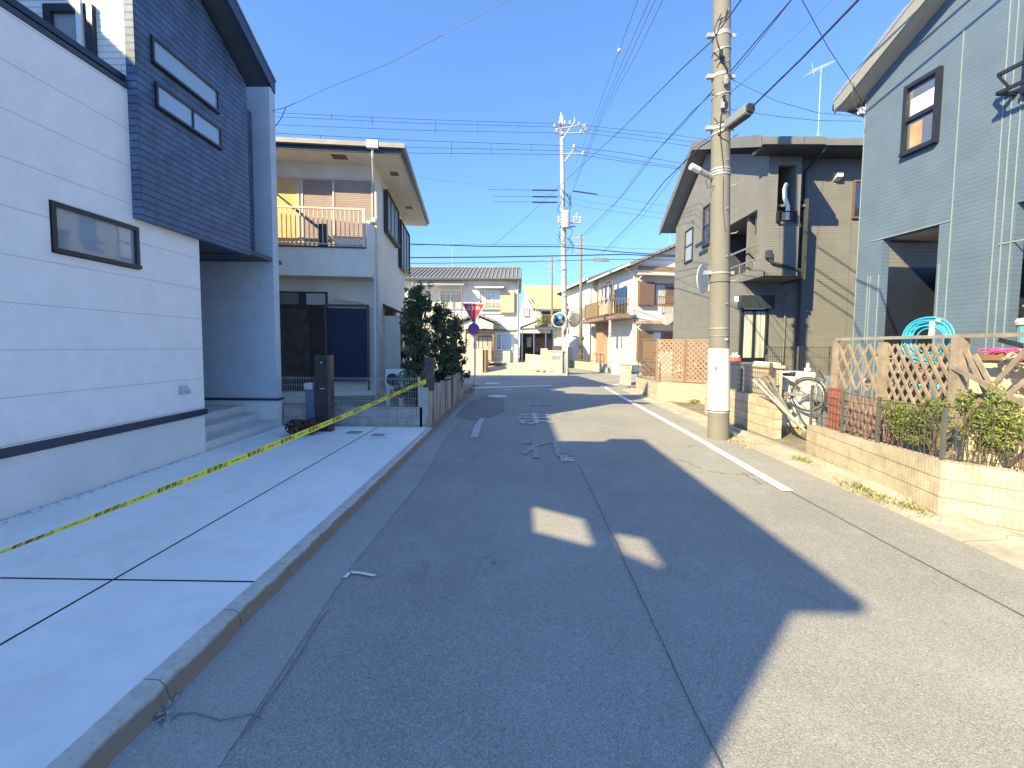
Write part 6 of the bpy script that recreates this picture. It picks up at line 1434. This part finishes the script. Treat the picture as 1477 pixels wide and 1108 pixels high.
# street lamp on its arm
la=P(1027,256,Y=YP-.02); lb=P(997,240,Y=YP-.25)
sl_=MB().tube([la,la.lerp(lb,.5)+Vector((0,0,.0)),lb],.05,8,r1=.055).build('lamp_arm',m_band,np_); MB().tube([lb,lb.lerp(la,.35)],.062,10).build('lamp_head',m_whitem,sl_)
b=MB(); b.tube([P(1022,252,Y=YP-.1),P(1018,262,Y=YP-.1),P(1021,272,Y=YP-.1),P(1030,268,Y=YP-.1)],.008,5); b.build('lamp_wire',m_cable,np_)
# round sign seen edge on, mounted on the far side
sc_=P(1024,400,Y=YP+.1)
MB().box(sc_.x-.02,sc_.x+.05,YP-.02,YP+.1,zp(419),zp(360)).build('sign_channel',m_signwhite,np_)
b=MB(); cc_=Vector((sc_.x-.0,YP+.42,zp(398))); dn=Vector((-.72,.69,0)).normalized(); a_=Vector((0,0,1)); e_=dn.cross(a_)
b.prism([cc_+a_*.30*math.cos(t*.2618)+e_*.30*math.sin(t*.2618) for t in range(24)],dn*.012); b.build('round_sign_back',m_signwhite,np_)
# splice closure hanging on the cable right of the pole
ca=P(1050,180,Y=YP-.35); cb=P(1081,157,Y=YP-.85)
cl_=thing('cable_closure','dark grey cable splice box hanging right of the near utility pole','cable box',ca.lerp(cb,.5)+Vector((0,0,-.1)))
d=(cb-ca).normalized(); s_=d.cross(Vector((0,0,1))).normalized()*.085; u_=s_.cross(d).normalized()*.085
prof=[(-s_*1.0+u_*.75),(-s_*.7+u_),(s_*.7+u_),(s_*1.0+u_*.75),(s_*1.0-u_*.8),(s_*.75-u_*1.05),(-s_*.75-u_*1.05),(-s_*1.0-u_*.8)]
MB().prism([ca+p for p in prof],(cb-ca)).build('casing',m_closure,cl_)
MB().prism([ca-u_*1.06+s_*.8+d*.05,ca-u_*1.06-s_*.8+d*.05,ca-u_*1.06-s_*.8+(cb-ca)*.93,ca-u_*1.06+s_*.8+(cb-ca)*.93],-u_*.12).build('lower_lip',m_black2,cl_)
MB().prism([cb+p*.8 for p in prof],d*.05).build('end_cap',m_black2,cl_)

# ------------------------------------------------------------ far tall pole with cross-arms
YT=28.9; tb0=P(815.5,541,Y=YT); tt=P(810,168,Y=YT)
m_fpole=M('pale_concrete_pole',(.42,.41,.38),.85,.08,2,.1)
fp=thing('utility_pole','tallest far utility pole with cross-arms and transformer, behind block wall corner','utility pole',(tb0.x,YT,0))
def fpa(z): k=z/tt.z; return Vector((tb0.x+(tt.x-tb0.x)*k,YT,z))
b=MB(); b.tube([fpa(tt.z*i/10) for i in range(11)],.21,14,r1=.12); b.build('shaft',m_fpole,fp,smooth=True)
PT=lambda px,py,dy=0:P(px,py,Y=YT+dy)
m_ins=M('white_insulator',(.45,.44,.42),.4,.05,4)
def arm(p,q,nm='crossarm',r=.05): MB().tube([p,q],r,4).build(nm,m_ins,fp)
arm(PT(800,187,-.2),PT(846,180,-.2)); arm(PT(803,193,-.2),PT(842,192,-.2)); arm(PT(812,200,-.2),PT(829,176,-.2),'brace'); arm(PT(829,176,-.2),PT(829,170,-.2),'brace',.04)
for (px,py) in ((800,182),(807,178),(815,178),(822,178),(835,180),(843,183),(845,187),(803,190),(838,191)):
    c=PT(px,py,-.2); MB().lathe(c-Vector((0,0,.12)),[(.05,0),(.12,.04),(.06,.09),(.11,.14),(.05,.2),(.07,.26)],8).build('insulator',m_ins,fp)
arm(PT(812,222,-.2),PT(844,222,-.2)); arm(PT(815,233,-.2),PT(829,214,-.2),'brace'); 
for (px,py) in ((828,212),(841,222)): 
    c=PT(px,py,-.2); MB().lathe(c-Vector((0,0,.12)),[(.06,0),(.13,.05),(.07,.12),(.12,.18),(.06,.26)],8).build('insulator',m_ins,fp)
MB().tube([fpa(tt.z-.3),PT(809,163)],.04,6).build('lightning_rod',m_gal,fp)
c=PT(816,317,-.45); MB().lathe(Vector((c.x,c.y,c.z-.55)),[(.2,0),(.27,.05),(.27,1.0),(.22,1.08),(.08,1.12)],16).build('transformer',m_ins,fp)
arm(PT(805,322,-.3),PT(837,322,-.3)); arm(PT(806,327,.25),PT(830,327,.25))
for (px,py) in ((806,320),(828,320),(832,316),(837,320)):
    c=PT(px,py,-.3); MB().lathe(c-Vector((0,0,.05)),[(.05,0),(.09,.1),(.05,.2),(.09,.3),(.04,.4)],7).build('bushing',m_ins,fp)
random.seed(21)
b=MB()
for i in range(20):
    y=random.uniform(268,345); x=815+random.uniform(-8,8); pts=[PT(x,y,-.3),PT(x+random.uniform(-6,10),y+random.uniform(4,14),-.35),PT(x+random.uniform(-3,8),y+random.uniform(14,26),-.3)]; b.tube(pts,.018,4)
b.build('cable_loops',m_cable,fp)
for i in range(16):
    z=2.2+i*.9; sleeve_=MB(); c=fpa(z); sleeve_.cyl((c.x,c.y,z),.21*(1-z/tt.z*.43)+.012,.06,14); sleeve_.build('band',m_band,fp)
# slim poles behind it
def slim(px,py0,py1,Y,lab,r=.13):
    q0=P(px,py0,Y=Y); q1=P(px-.5,py1,Y=Y); t_=thing('utility_pole',lab,'utility pole',(q0.x,Y,0))
    b=MB(); b.tube([Vector((q0.x,Y,0)),q1],r,10,r1=r*.75); b.build('shaft',m_pole,t_,smooth=True)
    for k in (0,.55,1.1):
        p=q1-Vector((0,0,.3+k)); MB().box(p.x-.7+k*.3,p.x+.5-k*.2,Y-.05,Y+.05,p.z-.04,p.z+.04).build('crossarm',m_band,t_)
    return t_
slim(838,525,338,38,'plain grey-brown utility pole just right of the tallest far pole',.16)
slim(796.5,512,371,44,'thin short far utility pole left of the tallest far pole',.15)

# ------------------------------------------------------------ overhead wires, each from fixing to fixing
m_wire=M('wire_black',(.03,.035,.06),.6,.05,5); m_wireb=M('wire_blue_grey',(.07,.10,.2),.6,.05,5)
def wire(label,pts,r=.012,sag=0,m=None,group=None,name='overhead_wire'):
    r*=.78
    q=[P(a,b_,Y=y) for a,b_,y in pts]; out=[]
    for i in range(len(q)-1):
        n=8
        for k in range(n):
            t=k/n; p=q[i].lerp(q[i+1],t); p.z-=sag*4*t*(1-t); out.append(p)
    out.append(q[-1]); b=MB(); b.tube(out,r,5); o=b.build(name,m or m_wire,origin=out[0]); tag(o,label,'overhead wire',group or 'overhead wires'); return o
LBL='high wires crossing the sky to the top of the far pole'
# three top wires, left and right of the far pole
for i,(yl,yr,y2,w) in enumerate(((163,178.5,214,'topmost'),(169,183.5,219,'second'),(181,192,229,'third'))):
    wire(w+' thin wire from the left to the top cross-arm of the far pole',[(300,yl-5,26),(600,(yl+yr)/2+1.5,27.5),(806,yr,YT-.2)],.016)
    wire(w+' thin wire from the top cross-arm rightward to behind the grey house',[(843,[181,186,192][i],YT-.2),(960,[193,200,206][i],28.5),(1280,[238,240,250][i],28)],.016)
for i,(yl,yr,w) in enumerate(((193,210,'upper'),(205,217.5,'middle'),(216,223,'lower'))):
    wire(w+' wire of the second set, left of the far pole',[(300,yl-6,26),(600,(yl+yr)/2+1.5,27.5),(812,yr,YT-.2)],.018)
    wire(w+' wire of the second set, right of the far pole',[(828,212+i*5,YT-.2),(900,[221,229,233][i],28.6),(1110,[258,262,262][i],28)],.018)
# spacers on wires
b=MB()
for (px,y0,y1) in ((478,165,172),(537,168,180),(628,173,192),(689,176,193),(747,176,186),(651,205,226),(708,208,222),(766,208,218),(462,195,203),(545,200,207)):
    b.tube([P(px,y0,Y=27.2),P(px,y1,Y=27.2)],.02,4)
o=b.build('wire_spacers',m_wireb); o['kind']='stuff'
# mid set with thick sleeves
for i,(y,xl,xr2,w) in enumerate(((274,733,862,'upper'),(283.5,742,842,'middle'),(291.5,742,840,'lower'))):
    wire(w+' short wire with dark sleeves at mid height of the far pole',[(xl-30,y-.3,28.3),(xl+35,y,28.5),(806,y+.5,28.7)],.016)
    wire(w+' thin wire running right from mid height of the far pole',[(824,y+1,28.7),(xr2,y+7,28.4),(1010,y+32,28)],.012,m=m_wireb)
    b=MB(); b.tube([P(768,y+.3,Y=28.5),P(804,y+.6,Y=28.7)],.045,6); 
    if i==0: b.tube([P(826,y+1.5,Y=28.6),P(861,y+6.5,Y=28.4)],.045,6)
    o=b.build('wire_sleeve',m_wire); tag(o,w+' dark sleeve on wires left of the far pole transformer','wire sleeve','wire sleeves')
wire('faint thin wire above the cream house roof toward the far pole',[(600,256,30),(700,268,29.5),(808,282,28.8)],.01,m=m_wireb)
# low telecom cables across the junction
for (pts,r,lab) in (([(560,351,26),(700,355.5,27),(808,356,27.5),(900,364,27),(1010,371,26.5)],.04,'uppermost thick cable crossing the junction'),([(560,372,25.5),(700,371,26),(815,369,27),(900,367,27),(1010,372,26)],.045,'thickest black cable crossing the junction'),([(560,380.5,25.5),(700,379,26),(815,376,27),(900,374,27),(1010,376,26)],.025,'lowest cable crossing the junction'),([(560,354,25),(700,352.5,26),(815,353,27),(900,358,27),(1010,362,26)],.012,'thin cable just above the crossing cables')):
    wire(lab,pts,r)
o=MB(); q0=P(856,374.5,Y=27);q1=P(879,375,Y=27); o.prism([q0+Vector((0,-.08,-.09)),q0+Vector((0,.08,-.09)),q0+Vector((0,.08,.09)),q0+Vector((0,-.08,.09))],q1-q0); o.prism([q0+Vector((-.08,-.05,-.05)),q0+Vector((-.08,.05,-.05)),q0+Vector((-.08,.05,.05)),q0+Vector((-.08,-.05,.05))],(.079,0,0)); o=o.build('cable_closure',m_closure); tag(o,'small grey splice box on the cables right of the far pole','cable box')
# main dark cable from above the near pole past the far pole to the crossing cables
YPf=YP-.2
wire('long dark cable from the near pole top past the far pole to the crossing cables',[(1140,-75,4.2),(1071,-3,6.8),(1026,60,YPf),(985,98,10),(893,190,16),(820,256,23.5),(760,313,25.5),(711,355,27)],.014,.0)
wire('cable from upper right down to the near pole band',[(1200,-58,4.5),(1143,-2,6.2),(1090,60,7.4),(1048,110,YPf)],.012,0)
wire('slack twin cable beside the cable to the near pole band',[(1205,-70,4.5),(1140,2,6.2),(1085,72,7.4),(1046,118,YPf)],.007,0)
wire('cable from the near pole band down to the far crossing cables',[(1044,118,YPf),(1000,160,10.5),(950,215,14),(900,280,19),(836,344,27)],.014,0)
wire('thin second cable from near pole toward the crossing cables',[(1030,128,YPf),(985,180,11),(930,235,15),(880,305,21),(836,350,27)],.01,0,m_wireb)
wire('thick cable from the upper right to the splice box',[(1330,-98,4.2),(1240,-2,5.6),(1160,81,7),(1084,155,YP-.88)],.02,0)
wire('thick cable from the splice box past the near pole to the junction',[(1052,182,YP-.4),(1040,192,YPf-.05),(1010,212,9.6),(958,262,13),(920,312,18),(868,366,26.8)],.017,0)
wire('thin cable under the thick one left of the near pole',[(1036,188,YPf),(1000,214,10),(960,270,13.5),(925,315,19),(880,360,26.8)],.008,0,m_wireb)
for i,(xt,xm_,xb,lab) in enumerate(((920,893,831,'leftmost'),(937,905,829,'second'),(945,912,828,'third'),(956,921,824,'rightmost'))):
    wire(lab+' of the four thin wires fanning overhead to the far pole',[(xt+12,-30,9),(xt,0,10),(xm_,73 if i else 73,14.5),((xm_+xb)/2-2,165,20),(xb,[235,262,270,282][i],28.3)],.010,0,m_wireb)
o=MB().lathe(P(893,73,Y=14.5)-Vector((0,0,.06)),[(.03,0),(.06,.03),(.05,.1),(.02,.13)],8).build('wire_marker',m_ins); tag(o,'small white clamp on the leftmost overhead fan wire','wire clamp')
for i,(z,dx) in enumerate(((9.0,.0),(9.35,.12),(9.8,-.1),(10.4,.1))):
    b=MB(); A=Vector((3.95+dx,YP-.2,z)); B=Vector((8.2+dx,1.0,z-.35)); b.tube([A,A.lerp(B,.5)+Vector((0,0,-.12)),B],.022,6); o=b.build('overhead_wire',m_wire,origin=A); tag(o,'heavy power wire leaving the near pole above the picture toward the right','overhead wire','power wires above the frame')
# service drops
wire('service wire from the upper sky to the corner of the white house',[(760,-18,9),(733,0,9.3),(640,50,9.6),(560,92,9.5),(470,128,9.3),(412,155,9.2),(386,162,8.9)],.008,0,m_wireb)
wire('short looped wire end at the white house wing wall',[(412,156,9.2),(405,172,9.15),(396,184,9.1),(388,187,8.95)],.010,0)
wire('service wire from the top right down to the blue house eave',[(1140,-20,6.5),(1157,0,6.8),(1195,70,7.8),(1225,115,8.8),(1243,146,9.3)],.007,0)
wire('service wire from the near pole to the blue house, upper one',[(1052,113,YP),(1120,146,8.8),(1180,163,9),(1243,168,9.4)],.007,.0,m_wireb)
wire('service wire from the near pole to the blue house, lower one',[(1052,157,YP),(1120,168,8.8),(1180,174,9),(1243,175,9.4)],.007,.0,m_wireb)
wire('thin wire rising to the right behind near pole',[(1052,135,YP),(1100,95,10),(1160,40,12),(1205,-4,13),(1240,-40,13)],.008,.0,m_wireb)
b=MB(); b.tube([P(x_,y_,Y=9.35) for x_,y_ in ((1232,118),(1229,140),(1236,158),(1246,170),(1242,150),(1248,140))],.008,4); o=b.build('service_loop',m_cable); tag(o,'slack loop of service wire at the blue house eave corner','wire loop')
antenna('roof_aerial','tall television aerial standing on the dark grey house roof',P(1179,214,Y=16),2.7,.25,10,.5)
antenna('roof_aerial','low aerial above the cream shutter house roof',P(966,352,Y=33),1.6,.1,7,.6)
